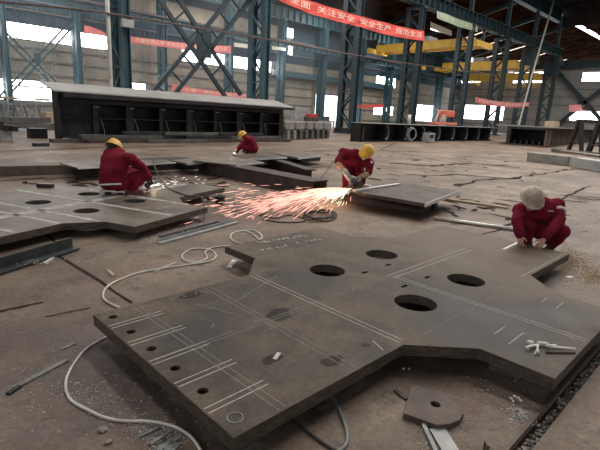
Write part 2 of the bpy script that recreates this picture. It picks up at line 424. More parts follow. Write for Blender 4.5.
BW = [(9.6, 23.0, 7.05, 8.45), (29.0, 42.6, 6.95, 8.4), (4, 14.8, 1.3, 3.5), (66.2, 72, 7, 8.7), (66.2, 72, 2.2, 3.8), (79, 86, 1.5, 4.6), (21.5, 24.5, 3.2, 4.2)]
BD = [(51.5, 57.6, 0, 4.7)]
wall('wall_back', 'Y', 50, (-18, 95), [(0, 8.45, 'wall_tan'), (8.45, 15.5, 'wall_blue')], BW+BD)
EW = [(45.2, 49.6, 9.75, 11.2), (33.2, 38.6, 9.6, 11.6), (17.5, 26.6, 9.75, 11.3), (39.5, 48, 2.4, 5.3), (14, 27.4, 2.9, 4.7)]
wall('wall_right', 'X', 95, (-25, 50), [(0, 13, 'wall_grey')], EW)
m = MB(); m.span((23, 49.9, 11.3), (46, 49.98, 13.0)); struct(m.build('wall_back_panel', 'wall_tan', keep=True))
wi = [0]
def window(plane, at, h, mull=2.4, gm='glow'):
    wi[0] += 1; a0, a1, z0, z1 = h
    g = MB(); fr = MB(); n = max(1, int((a1-a0)/mull))
    P = (lambda a, z, d=0: (a, at+d, z)) if plane == 'Y' else (lambda a, z, d=0: (at+d, a, z))
    g.span(P(a0, z0, .06), P(a1, z1, .09))
    for k in range(n+1):
        a = a0+(a1-a0)*k/n; fr.span(P(a-.04, z0, .0), P(a+.04, z1, .06))
    for z in (z0, z1): fr.span(P(a0, z-.05, 0), P(a1, z+.05, .06))
    t = g.build('window_%d' % wi[0], gm, keep=True); struct(t); ROOT[t] = Matrix()
    f = fr.build('window_frame', 'girt', t)
for h in BW: window('Y', 50, h)
for h in EW: window('X', 95, h)
# open door in the back wall: frame only, daylight beyond
m = MB(); a0, a1, _, z1 = BD[0]
m.span((a0-.15, 49.9, 0), (a0, 50.1, z1)); m.span((a1, 49.9, 0), (a1+.15, 50.1, z1)); m.span((a0, 49.9, z1), (a1, 50.1, z1+.2))
struct(m.build('door_1', 'teal', keep=True))
m = MB(); m.span((-40, 50.2, -.02), (140, 110, -.01)); struct(m.build('floor_outside', 'concrete', keep=True))
m = MB()
for z in (1.2, 2.9, 4.1, 5.3, 6.4, 9.6, 11.4):
    m.span((-18, 49.85, z-.07), (51, 49.99, z+.07)); m.span((58, 49.85, z-.07), (95, 49.99, z+.07))
m.span((42.5, 49.3, 6.6), (70, 49.8, 7.4))
struct(m.build('trim_1', 'girt', keep=True))
m = MB()
m.span((42.5, 48.9, 6.55), (70, 49.25, 7.3)); struct(m.build('trim_2', 'teal_light', keep=True))
m = MB()
for z in (1.6, 2.7, 5.6, 7.0, 8.4, 12.2): m.span((94.8, -20, z-.09), (94.98, 50, z+.09))
struct(m.build('trim_3', 'girt', keep=True))
m = MB(); m.span((94.2, -20, 11.9), (94.9, 50, 13.3)); struct(m.build('trim_4', 'teal_dark', keep=True))
# roof
def roofpiece(name, pts, mm): 
    m = MB(); m.quad(*pts); m.quad(*[(p[0], p[1], p[2]+.25) for p in pts]); struct(m.build(name, mm, keep=True))
roofpiece('ceiling', ((-18, 10, 25), (90, 10, 25), (90, 31, 21), (-18, 31, 21)), 'roof_dark')
roofpiece('ceiling_near', ((-18, -25, 18.5), (90, -25, 18.5), (90, 10, 25), (-18, 10, 25)), 'roof_dark')
roofpiece('ceiling_back', ((-18, 31, 20), (142, 31, 20), (142, 50.2, 15.4), (-18, 50.2, 15.4)), 'roof')
roofpiece('ceiling_right', ((90, -25, 18.5), (142, -25, 18.5), (142, 31, 21), (90, 31, 21)), 'roof')
def rz(y): return 20-(y-31)*(4.6/19.2)
for i, x in enumerate((84, 93, 103, 115, 128)):
    wi[0] += 1; m = MB(); m.quad((x, 40, rz(40)-.05), (x+.7, 40, rz(40)-.05), (x+.7, 48.5, rz(48.5)-.05), (x, 48.5, rz(48.5)-.05)); struct(m.build('window_%d' % wi[0], 'skylight', keep=True))
for i, x in enumerate((131,)):
    wi[0] += 1; m = MB(); z = lambda y: 18.5+(y+25)*(2.5/56)-.06; m.quad((x, -10, z(-10)), (x+1.6, -10, z(-10)), (x+1.6, 28, z(28)), (x, 28, z(28))); struct(m.build('window_%d' % wi[0], 'skylight', keep=True))
m = MB(); m.span((90, -25, 18.3), (90.3, 30, 25.2)); struct(m.build('wall_gable', 'roof_dark', keep=True))
m = MB()
for x in range(96, 140, 8):
    m.bar((x, -20, 18.2), (x, 30, 20.3), .25, .5)
struct(m.build('ceiling_purlin', 'roof', keep=True))
m = MB()
for x in range(-14, 96, 11):
    m.bar((x+10, 31, 19.2), (x+10, 50, 14.6), .3, .6)
struct(m.build('ceiling_rafter', 'teal_dark', keep=True))

# ------------------------------------------------------------------ lattice columns and crane runways
def column(name, label, group, y0, y1, h, w, mm, top=None, pitch=1.75):
    t = thing(name, label, 'column', (0, 0, 0), group=group)
    for y in (y0, y1):
        m = MB(); m.span((-w/2, y-.06, 0), (w/2, y+.06, h)); m.span((-w/2, y-.27, 0), (-w/2+.06, y+.27, h)); m.span((w/2-.06, y-.27, 0), (w/2, y+.27, h))
        m.build('leg', mm, t)
    m = MB(); n = max(1, int(h/pitch)); z = .5
    for k in range(n):
        a, b = (y0, y1) if k % 2 == 0 else (y1, y0)
        for x in (-w/2+.05, w/2-.05):
            m.bar((x, a, z+k*pitch), (x, b, min(h, z+(k+1)*pitch)), .13, .09, (1, 0, 0))
        if k % 2 == 0: m.bar((-w/2+.05, y0, z+k*pitch), (-w/2+.05, y1, z+k*pitch), .12, .08, (1, 0, 0))
    m.build('lacing', mm, t)
    m = MB(); m.span((-w/2-.15, y0-.4, 0), (w/2+.15, y1+.4, .12)); m.build('base_plate', mm, t)
    m = MB(); m.span((-w/2-.05, y0-.35, h), (w/2+.05, y1+.35, h+.25)); m.build('cap_plate', mm, t)
    if top:
        m = MB(); m.span((-.2, y0+.2, h+.25), (.2, y0+.7, top)); m.build('post', mm, t)
    return t
NEARX = [13.1, 24.35, 35.6, 46.1, 57.65, 68.7, 79.0, 89.6]
NL = ['teal lattice column standing behind the white drainpipe', 'teal lattice column rising behind the near end of the dark bridge girder top, beside the crossed braces',
      'dark lattice column with its foot in view beside the grey block stack', 'lattice column under the loose end of the big red banner, behind the low black girder',
      'lattice column behind the orange lift platform', 'lattice column behind the small sagging red banner, below the green sign run',
      'lattice column just behind the thin white pole', 'thick dark corner column where the crane runway ends at the far gable wall']
c0 = column('lattice_column', NL[0], 'near row of lattice columns carrying the crane runway', 29.4, 31.0, 13.3, .54, 'teal', 20)
pA = c0
place(c0, (NEARX[0], 0, 0))
c1 = column('lattice_column', NL[2], 'near row of lattice columns carrying the crane runway', 29.4, 31.0, 13.3, .54, 'teal_dark', 20)
place(c1, (NEARX[2], 0, 0))
for i, x in enumerate(NEARX):
    if i in (0, 2): continue
    c = copy_tree(c0 if i == 1 else c1); place(c, (x, 0, 0), 0, NL[i])
m = MB(); m.span((NEARX[2]-.3, 29.0, .12), (NEARX[2]+.3, 31.4, .5)); m.build('foot_beam', 'dark_steel', c1)
FARX = [10.7, 16.7, 25.5, 34.2, 42.6, 50.6, 59.2, 67.2, 75.4, 83.8]
FL = ['blue lattice wall column at the edge of the picture, left of the crossed braces', 'blue lattice wall column at the top end of the pale crossed brace',
      'blue wall column seen beside the long crossed braces', 'blue wall column in front of the bright strip window behind the crossed braces',
      'light blue wall column behind the end of the dark bridge girder', 'light blue wall column beside the bright open doorway',
      'light blue wall column just past the bright open doorway', 'blue wall column between small bright windows under the yellow crane',
      'blue wall column behind the column with the red banner end', 'blue wall column nearest the far corner of the hall']
f0 = column('wall_column', FL[0], 'lattice columns along the back wall', 47.6, 48.5, 13.3, .42, 'teal_light', 15, 1.3)
place(f0, (FARX[0], 0, 0))
for i, x in enumerate(FARX[1:], 1):
    c = copy_tree(f0); place(c, (x, 0, 0), 0, FL[i])
def runway(name, label, x0, x1, y, z0, z1, w, mm, step=1.15, rail=True, cat='beam', depth=.12):
    t = thing(name, label, cat, (x0, y, z0))
    m = MB(); m.span((x0, y-.015, z0), (x1, y+.015, z1)); 
    x = x0+.3
    while x < x1: m.span((x, y-w/2+.02, z0+.04), (x+.035, y+w/2-.02, z1-.04)); x += step
    m.build('web', mm, t)
    m = MB(); m.span((x0, y-w/2, z1-.05), (x1, y+w/2, z1)); m.build('top_flange', mm, t)
    m = MB(); m.span((x0, y-w/2, z0), (x1, y+w/2, z0+.05)); m.build('bottom_flange', mm, t)
    if rail:
        m = MB(); m.span((x0, y-.05, z1), (x1, y+.05, z1+.14)); m.build('rail', 'wire', t)
    return t
runway('crane_runway_beam', 'dark teal ribbed crane runway beam on the near column row, carrying the green sign', -12, 91.5, 29.75, 13.56, 14.95, .9, 'runway')
runway('crane_runway_beam', 'upper dark blue ribbed beam running high above the near column row', -12, 89, 29.9, 18.8, 21.0, .9, 'runway', rail=False)
runway('crane_runway_beam', 'green ribbed crane runway beam above the back wall columns', -12, 94, 48.1, 13.55, 14.9, .7, 'teal_light')
runway('tie_beam', 'thin ribbed blue walkway beam below the back crane runway', -12, 94, 47.2, 10.0, 10.7, .5, 'teal', rail=True)
m = MB(); m.bar((89.8, 29.6, 12.7), (93.9, 29.6, 12.7), .5, .9); tag(m.build('tie_beam', 'teal_dark'), 'dark horizontal beam joining the corner column to the gable wall', 'beam')
# crossed braces
def xbrace(label, A, gap, w, mm, plane, rung=True):
    (a0, a1), (b0, b1) = A
    t = thing('cross_brace', label, 'brace', (a0+a1)/2)
    for p, q in ((a0, a1), (b0, b1)):
        d = (q-p).normalized(); nrm = V3((0, 1, 0)) if plane == 'Y' else V3((1, 0, 0))
        s = d.cross(nrm).normalized()*gap/2; m = MB()
        if gap:
            for sg in (-1, 1): m.bar(p+s*sg, q+s*sg, w, w*.8, nrm)
            L = (q-p).length; k = 0.6
            while k < L: m.bar(p+d*k-s, p+d*k+s, w*.45, w*.4, nrm); k += 1.5
        else: m.bar(p, q, w, w, nrm)
        m.build('brace_arm', mm, t)
    m = MB(); c = (a0+a1+b0+b1)/4; m.box(c, (gap*.8+.2, .1, gap*1.3+.2) if plane == 'Y' else (.1, .7, .7), None)
    m.build('gusset_plate', mm, t)
    return t
Yb = 30.3
xbrace('large pair of crossed dark teal lattice braces above the dark bridge girder', ((onY(160, -14, Yb), onY(236, 100, Yb)), (onY(251, -14, Yb), onY(158, 100, Yb))), 1.25, .27, 'teal_dark', 'Y')
xbrace('pale blue crossed braces in front of the long bright strip window', ((onY(82, 13, 48.4), onY(2, 98, 48.4)), (onY(5, 35, 48.4), onY(56, 86, 48.4))), .45, .16, 'teal', 'Y')
xbrace('dark crossed braces on the far gable wall beside the corner column', ((onX(559, 73, 94), onX(603, 122, 94)), (onX(556, 126, 94), onX(606, 86, 94))), 0, .6, 'teal_dark', 'X')
# ------------------------------------------------------------------ banners and signs
def banner(label, top, bot, Y, mm, txt=None, tsize=.7, tmat='banner_text', name='banner', cat='banner', off=.6, gap=None):
    """cloth strip between two pixel polylines on the plane y=Y"""
    t = thing(name, label, cat, (onY(*bot[0], Y)))
    tp = spline([onY(*p, Y) for p in top], 8); bp = spline([onY(*p, Y) for p in bot], 8)
    m = MB(); n = len(tp)
    fr = [[m.bm.verts.new(p+V3((0, .05*math.sin(i*.9)+o, 0))) for i, p in enumerate(q)] for q in (tp, bp) for o in (0, .012)]
    for i in range(n-1):
        m.bm.faces.new((fr[0][i], fr[0][i+1], fr[2][i+1], fr[2][i])); m.bm.faces.new((fr[1][i], fr[3][i], fr[3][i+1], fr[1][i+1]))
        m.bm.faces.new((fr[0][i], fr[1][i], fr[1][i+1], fr[0][i+1])); m.bm.faces.new((fr[2][i], fr[2][i+1], fr[3][i+1], fr[3][i]))
    m.build('cloth', mm, t)
    if txt:
        me = text_mesh(txt, tsize); bmx = bmesh.new(); bmx.from_mesh(me)
        W = max(v.co.x for v in bmx.verts); L = bp[-1].x-bp[0].x; sx = (L-2*off)/W
        for v in bmx.verts:
            x = bp[0].x+off+v.co.x*sx
            k = max(0, min(n-2, next((i for i in range(n-1) if bp[i+1].x >= x), n-2)))
            f = (x-bp[k].x)/max(1e-6, bp[k+1].x-bp[k].x); b = bp[k].lerp(bp[k+1], f); 
            k2 = max(0, min(n-2, next((i for i in range(n-1) if tp[i+1].x >= x), n-2)))
            f2 = (x-tp[k2].x)/max(1e-6, tp[k2+1].x-tp[k2].x); a = tp[k2].lerp(tp[k2+1], f2)
            zc = (a.z+b.z)/2; hh = (a.z-b.z)
            v.co = V3((x, Y-.07, zc+v.co.y*.62*hh/tsize))
        ms = MB(); ms.bm.free(); ms.bm = bmx; ms.build('lettering', tmat, t)
        bpy.data.meshes.remove(me)
    return t
banner('big red safety banner with white characters slung high between the near columns', [(250, -22), (300, -2.5), (330, 7), (358, 15.5), (385, 22.5), (407, 28), (424, 31)], [(250, -13), (283, 2), (310, 13.5), (340, 22), (360, 27), (390, 35.5), (424, 41)], 29.1, 'banner', '  企业全面  关注安全  安全生产  规范生活', .7)
banner('small red banner sagging between the columns in front of the thin white pole', [(475.5, 97), (490, 100), (512, 102.5), (529, 102)], [(475.5, 102.5), (490, 105.5), (512, 107.5), (529, 106.5)], 29.1, 'banner_pale', '安全生产质量第一预防为主综合治理', .6)
banner('long thin red banner with white characters behind the crossed braces', [(129, 36), (160, 40), (200, 44.5), (231, 46)], [(129, 42.5), (160, 46.5), (200, 51.5), (231, 53)], 47.0, 'banner_pale', '质量在我心中 安全在我手中 安全第一预防为主', .6)
banner('faded red banner beside the bright window, left of the white drainpipe', [(84, 25), (95, 28), (106, 33.5)], [(84, 33.5), (95, 34), (106, 36)], 47.0, 'banner_pale')
banner('red banner low behind the dark girder, seen under the crossed braces', [(172, 84), (195, 88), (225, 92), (252, 94)], [(172, 91), (195, 94), (225, 97), (252, 98)], 47.0, 'banner_pale', '安全第一预防为主综合治理', .5)
banner('short red banner low by the wall behind the low black girder', [(358, 105), (372, 104.5), (384, 104)], [(358, 108), (372, 108), (384, 107.5)], 46.5, 'banner')
b = banner('pale red banner on the gable wall behind the dark crossed braces', [(569, 105), (584, 104.5), (600, 105)], [(569, 112), (584, 112), (600, 112)], 25.5, 'banner_pale')
banner('pale green sign board hung on the near crane runway beam', [(437, 10), (457, 18.5), (478, 25.5)], [(437, 18), (457, 26), (478, 32)], 29.3, 'sign_green', '安全第一质量为本', .6, 'sign_text', 'sign_board', 'sign', .4)
banner('cream sign board hanging under the back walkway beam, left of the second column', [(234, 42.5), (249, 44.5)], [(234, 46.5), (249, 48.5)], 46.8, 'cream', None, .5, 'sign_text', 'sign_board', 'sign')
banner('cream sign board hanging under the back walkway beam, right of the second column', [(272, 46), (286, 48)], [(272, 49.5), (286, 51)], 46.8, 'cream', None, .5, 'sign_text', 'sign_board', 'sign')
banner('cream panel glimpsed under the green sign behind the near runway', [(430.5, 21.5), (452, 31)], [(430.5, 29.5), (452, 36)], 40, 'cream', None, .5, 'sign_text', 'wall_panel', 'panel')
# ------------------------------------------------------------------ overhead cranes
def crane(label, x, z, y0, y1, h):
    t = thing('overhead_crane', label, 'crane', (x, y0, z))
    for dx in (0, 2.2):
        m = MB(); m.prism([(x+dx, y0+1), (x+dx+.5, y0+1), (x+dx+.5, y1-1), (x+dx, y1-1)], z, z+h); m.build('bridge_girder', 'yellow', t)
    for y in (y0+.3, y1-.3):
        m = MB(); m.span((x-1, y-.25, z-.1), (x+3.6, y+.25, z+.6)); m.build('end_carriage', 'yellow', t)
    m = MB(); m.span((x+.2, (y0+y1)/2-1, z+h), (x+2.6, (y0+y1)/2+1, z+h+.7)); m.build('trolley', 'tool_grey', t)
    m = MB(); m.tube([(x+1.4, (y0+y1)/2, z+h), (x+1.4, (y0+y1)/2, z-2)], .06); m.build('hoist_rope', 'wire', t)
    m = MB(); m.span((x+1.15, (y0+y1)/2-.2, z-2.6), (x+1.65, (y0+y1)/2+.2, z-2)); m.build('hook_block', 'yellow', t)
    for y, ya in ((y0+.35, 29.75), (y1-.35, 48.1)):
        m = MB(); m.span((x+1.0, min(y, ya)-.1, z+.6), (x+1.4, max(y, ya)+.1, 13.55)); m.build('hanger', 'teal_dark', t)
    return t
crane('long yellow overhead crane bridge behind the red banner end', 60.5, 11.45, 29.4, 47.2, 1.1)
crane('second yellow overhead crane, lower in view between the first crane and the gable', 80.5, 10.75, 31.6, 47.0, 1.3)
crane('third yellow overhead crane, farthest off in front of the gable wall', 91.2, 9.9, 31.8, 46.9, 1.2)
# ------------------------------------------------------------------ pipes, pole, wire
m = MB(); m.tube([onY(107, -6, 28.9), onY(109, 40, 28.9), onY(111, 90, 28.9), V3((onY(111, 90, 28.9).x, 28.9, 0))], .125, 12)
tag(m.build('drainpipe', 'white_pipe', smooth=True), 'white drainpipe running up beside the teal column', 'pipe')
m = MB(); m.tube([onY(557.5, -12, 28.4), onY(532, 75, 28.4), onY(518, 128, 28.4), onY(515.8, 136.3, 28.4)], .13, 10)
tag(m.build('pole', 'white_pipe', smooth=True), 'thin white pole leaning across the crane runway behind the box girder', 'pole')
m = MB(); m.tube(spline([onY(x, y, 28.7) for x, y in ((-20, 0), (90, 11), (180, 25), (270, 40), (360, 56), (440, 68), (500, 76))], 6), .06, 6)
tag(m.build('overhead_wire', 'wire'), 'long rusty conductor wire strung across in front of the columns', 'wire')
t = thing('flood_light', 'grey flood light fixed to the teal column by the drainpipe', 'light', onY(127, 24, 29))
p = onY(127, 23.5, 28.85); m = MB(); m.box(p, (.75, .3, .45)); m.build('lamp_housing', 'grey_light', t)
m = MB(); m.box(p+V3((.3, .3, .3)), (.08, .5, .08)); m.build('bracket', 'teal_dark', t)
for i, (x0, y0, x1, y1) in enumerate(((288, 28, 293, 38), (289, 46, 292, 55))):
    m = MB(); a = onY(x0, y0, 46); b2 = onY(x1, y1, 46); m.span((a.x, 46, b2.z), (b2.x, 46.1, a.z)); 
    wi[0] += 1; struct(m.build('window_%d' % wi[0], 'glow', keep=True))
FILL_LEFT = [(-20, 40, 7, 9.0)]; FILL_FRONT = [(-10, 60, 7, 8.6)]  # made-up glowing bands in the unseen walls, added as front fill light
wall('wall_left', 'X', -18.3, (-25, 50), [(0, 25, 'wall_grey')], FILL_LEFT)
for h in FILL_LEFT: window('X', -18.3, h, 4, 'fill_glow')  # added fill panel, out of view behind the camera
wall('wall_front', 'Y', -25.3, (-18, 142), [(0, 19, 'wall_grey')], FILL_FRONT)
for h in FILL_FRONT: window('Y', -25.3, h, 4, 'fill_glow')  # added fill panel too, never in view

m = MB(); m.span((142, -25, 0), (142.3, 50, 13)); struct(m.build('wall_far', 'wall_grey', keep=True))
m = MB(); m.span((142, -25, 17.5), (142.3, 50, 21)); struct(m.build('wall_far_upper', 'roof', keep=True))
# ------------------------------------------------------------------ dark bridge girder
t = thing('bridge_girder', 'long dark steel bridge girder with pale sloping deck, standing behind the crouching workers', 'girder', (6.3, 21.5, 0))
gx0, gx1, gy = 6.6, 19.35, 21.5
m = MB()
yy0, yy1 = 20.75, 22.5
zf = lambda x: 2.1-(x-gx0)*.006
m2 = MB(); pts = []
for x in (gx0-.38, gx1+.25):
    pts.append([(x, yy0, zf(x)), (x, yy1, zf(x)+.38), (x, yy1, zf(x)+.33), (x, yy0, zf(x)-.05)])
vs = [[m2.bm.verts.new(p) for p in q] for q in pts]
for k in range(4): m2.bm.faces.new((vs[0][k], vs[1][k], vs[1][(k+1) % 4], vs[0][(k+1) % 4]))
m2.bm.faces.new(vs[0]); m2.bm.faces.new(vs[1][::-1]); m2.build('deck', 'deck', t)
m.span((gx0, yy0+.02, 1.86), (gx1+.3, yy0+.08, 2.03)); m.build('edge_rib', 'girder', t)
m = MB(); m.span((gx0, 22.2, .1), (gx1, 22.24, 2.35)); m.build('web', 'girder', t)
for ex in (gx0, gx1-.05):
    m = MB(); m.span((ex, gy, 0), (ex+.05, 22.3, 2.04)); m.build('end_plate', 'girder', t)
m = MB(); m.span((gx0, gy, 1.62), (gx1, gy+.1, 1.98)); m.span((gx0, 21.5, .98), (gx1, 22.2, 1.03)); m.build('longitudinal_rib', 'girder', t)
m = MB(); m.span((gx0, gy, .16), (gx1, 22.3, .22)); m.build('bottom_flange', 'girder', t)
m = MB(); m.span((gx0+.05, 21.7, .22), (gx0+1.75, 21.76, 1.9)); m.build('end_panel', 'girder', t)
for i in range(8):
    x = 8.1+i*1.6
    m = MB(); wd = .36 if i % 2 else .2
    m.span((x, gy+.05, .22), (x+.03, 22.2, 1.95)); m.span((x-wd/2, gy+.02, .22), (x+wd/2, gy+.06, 1.6)); s = m.build('stiffener', 'dark_steel', t)
    m = MB(); m.span((x-.02, gy-.04, 1.5), (x+.2, gy+.0, 1.53)); m.build('lug', 'tool_grey', s)
    m = MB(); m.tube(spline([(x+.2, gy-.02, 1.0), (x+.3, gy-.04, .75), (x+.36, gy-.02, .4), (x+.34, gy, .24)], 4), .012, 6); m.build('hanging_lead', 'rack', s)
for i in range(5):
    m = MB(); x = gx0+.6+i*2.95; m.span((x, 21.6, 0), (x+.4, 22.25, .16)); m.build('bearing_block', 'dark_steel', t)
def boxthing(name, mm, label, cat, c, size, rot=0, group=None, bevel=.01):
    m = MB(); m.box(c, size, rot); return tag(m.build(name, mm, bevel=bevel), label, cat, group)
boxthing('steel_block', 'dark_steel', 'small dark steel block on the floor behind the left end of the girder', 'block', (6.25, 23.6, .22), (.7, .6, .44))
boxthing('steel_box', 'block_dark', 'low dark box on the floor under the left end of the girder', 'box', (7.7, 20.95, .17), (1.05, .5, .33), .03)
boxthing('scrap_lump', 'dark_steel', 'small dark lump of scrap lying before the left end of the girder', 'scrap', (5.2, 19.3, .06), (.55, .22, .12), .2)
# stacked bars along the girder foot
rr = random.Random(3)
bars = [(8.6, 20.95, 0, 5.2), (9.3, 20.6, 0, 4.0), (12.6, 20.9, 0, 5.6), (13.2, 20.45, 0, 5.0), (11.5, 20.2, 0, 3.2), (15.4, 20.7, 0, 4.6), (17.4, 20.5, 0, 3.4), (12.0, 20.8, .17, 5.0), (14.4, 20.65, .17, 4.6), (9.8, 20.8, .17, 3.6), (16.6, 20.6, .17, 3.6), (13.2, 20.72, .34, 4.4), (10.4, 20.85, .34, 2.8), (15.6, 20.6, .34, 3.0)]
where = ['bottom course behind the left crouching worker', 'front bar just right of the yellow helmet', 'bottom course at the middle of the girder', 'front bar at the middle of the stack', 'short bar nearest the camera', 'bottom course towards the far worker', 'bottom bar behind the far worker',
         'second course, middle left', 'second course, middle right', 'second course at the left end', 'second course at the right end', 'top bar at the middle', 'top bar at the left', 'top bar at the right']
for (x, y, z, L), w in zip(bars, where):
    m = MB(); a = rr.uniform(-.02, .02)
    m.box((x, y, z+.08), (L, rr.uniform(.16, .26), .155), a)
    tag(m.build('steel_bar', rr.choice(['dark_steel', 'block_dark', 'rust_beam']), bevel=.006), 'dark steel bar piled along the girder foot: %s' % w, 'bar', 'scrap bars piled along the girder')
# grey block stack right of the girder
blk = [(284.5, 140, 0), (290.5, 140, 0), (298, 139.5, 0), (304.5, 139, 0), (309.5, 139, 0), (314, 139, 0), (319, 138.5, 0), (325, 138, 0)]
bl = ['first block from the girder end', 'second block from the girder', 'third block, behind the bar tips', 'fourth block along', 'middle of the dark blocks', 'sixth block along', 'next to last at the doorway end', 'last block towards the lattice column foot']
BL0, BL1 = G(285.5, 140), G(326, 138.4); BLA = math.atan2((BL1-BL0).y, (BL1-BL0).x)
for (x, y, z), w in zip(blk, bl):
    p = G(x, y); i = blk.index((x, y, z))
    p = BL0.lerp(BL1, i/7); boxthing('counterweight_block', 'block' if i < 2 else 'block_dark', 'grey block in the lower row beside the girder, %s' % w, 'block', p+V3((.25, .35, .3)), (.36 if i != 4 else .3, .62, .6), BLA, 'grey blocks stacked beside the girder', .05)
for i, (x, w) in enumerate(((286, 'nearest the girder'), (294.5, 'second from the girder'), (303, 'rounded, in the middle'), (312, 'third from the doorway'), (320, 'at the right end'))):
    p = BL0.lerp(BL1, (i+.1)/4.2); m = MB(); ax = (BL1-BL0).normalized(); c = p+V3((.25, .35, .9)); L = (BL1-BL0).length/4.2*(.86 if i != 2 else .6)
    m.bar(c-ax*L/2, c+ax*L/2, .6, .56)
    tag(m.build('counterweight_block', 'block', bevel=.09), 'grey block in the upper row of the stack beside the girder, %s' % w, 'block', 'grey blocks stacked beside the girder')
# clutter beyond the blocks
t = thing('cabinet', 'pale cabinet with dark lower shelf standing behind the grey blocks', 'cabinet', G(298, 128))
c = V3((30, 33.5, 0)); c = onY(298, 118, 34); c.z = 0
m = MB(); m.box(c+V3((0, 0, 1.9)), (1.9, 1.2, .9)); m.build('housing', 'grey_light', t)
m = MB(); m.box(c+V3((0, 0, .75)), (1.9, 1.2, 1.4)); m.build('base', 'rack', t)
c = onY(311, 118, 33); c.z = 0
t = thing('drilling_machine', 'dark machine with red cover standing behind the grey blocks', 'machine', c)
m = MB(); m.box(c+V3((0, 0, .7)), (1.2, 1.0, 1.4)); m.build('base', 'block_dark', t, bevel=.03)
m = MB(); m.box(c+V3((0, -.1, 1.55)), (.95, .8, .35)); m.build('cover', 'red_paint', t, bevel=.06)
m = MB(); m.tube([c+V3((.3, 0, 1.4)), c+V3((.3, 0, 2.5))], .1, 10); m.build('spindle', 'tool_grey', t)
c = onY(325, 118, 36); c.z = 0
t = thing('workbench', 'cluttered workbench seen against the bright doorway', 'bench', c)
m = MB(); m.box(c+V3((0, 0, 1.0)), (2.4, 1.0, .12)); m.build('top', 'rack', t)
for sx in (-1, 1):
    for sy in (-1, 1): m = MB(); m.box(c+V3((sx*1.05, sy*.4, .47)), (.1, .1, .94)); m.build('leg', 'rack', t)
m = MB(); m.box(c+V3((.3, 0, 1.3)), (.6, .4, .5)); m.build('vice', 'block_dark', t)
# ------------------------------------------------------------------ low black box girder with lift
X0, X1, YF, YB, HT = 25.2, 46.5, 19.9, 20.9, 1.3
t = thing('box_girder', 'low black box girder section with curved cutouts, lying behind the yellow helmet', 'girder', (X0, YF, 0))
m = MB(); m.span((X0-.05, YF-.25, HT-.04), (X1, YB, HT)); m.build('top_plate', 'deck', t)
m = MB(); m.span((X0, YF-.02, 0), (X1, YB, .05)); m.build('bottom_plate', 'dark_steel', t)
m = MB(); m.span((X0, YB-.1, .05), (X1, YB-.05, HT-.04)); m.build('web', 'dark_steel', t)
m = MB(); m.span((X0, YF, .05), (X0+.05, YB-.1, HT-.04)); m.span((X0, YF, .05), (X0+.35, YF+.05, HT-.04)); m.build('end_plate', 'dark_steel', t)
for i in range(8):
    x = X0+2.9+i*2.45; m = MB()
    prof = [(0, 0), (.5, 0)]+[(.5+.42*(1-math.cos(a)) if False else .5-.28*math.sin(a), .12+.5*(1-math.cos(a))) for a in [k*PI/8 for k in range(1, 8)]]+[(.5, 1.2), (0, 1.2)]
    lo = [m.bm.verts.new((x+q[0], YF+.02, q[1]+.05)) for q in prof]; hi = [m.bm.verts.new((x+q[0], YF+.85, q[1]+.05)) for q in prof]
    n = len(prof); m.bm.faces.new(lo); m.bm.faces.new(hi[::-1])
    for k in range(n): m.bm.faces.new((lo[k], hi[k], hi[(k+1) % n], lo[(k+1) % n]))
    m.build('diaphragm', 'girder', t)
    m = MB(); m.tube([(x-.06+.32*math.cos(a), YF-.02, .66+.46*math.sin(a)) for a in [PI*.5-k*PI/9 for k in range(-1, 11)]], .028, 6); m.build('cutout_rim', 'tool_grey', t)
c = onY(411, 134, YF-.35)
m = MB()
for k in range(5):
    m.tube([c+V3((.02*k, -.03*k, 0))+(RT*math.cos(a)*.34+UP*math.sin(a)*.5)*(1-.05*k) for a in [j*2*PI/16 for j in range(17)]], .03, 6, False)
m.tube(spline([c+V3((.1, -.05, -.4)), c+V3((-.1, -.1, -.7)), c+V3((-.3, -.2, -c.z+.03))], 5), .03, 6)
tag(m.build('cable_coil', 'scrap', smooth=True), 'coil of grey cable hung on the front of the low black girder', 'cable')
c = onY(428.5, 140, YF-1.0); c.z = 0
t = thing('welding_machine', 'grey welding machine box on the floor before the low black girder', 'machine', c)
m = MB(); m.box(c+V3((0, 0, .38)), (.85, .6, .7)); m.build('housing', 'rack', t, bevel=.03)
m = MB(); m.box(c+V3((-.1, -.32, .5)), (.5, .03, .25)); m.build('control_panel', 'dark_steel', t)
m = MB(); m.tube([c+V3((-.35, 0, .73)), c+V3((-.35, 0, .85)), c+V3((.35, 0, .85)), c+V3((.35, 0, .73))], .02, 6); m.build('handle', 'dark_steel', t)
c = onY(409, 121, 21); c.z = HT
m = MB(); m.tube([c, c+V3((0, 0, .75))], .14, 10); tag(m.build('gas_bottle', 'white_pipe', smooth=True), 'short white cylinder standing on the low black girder', 'cylinder')
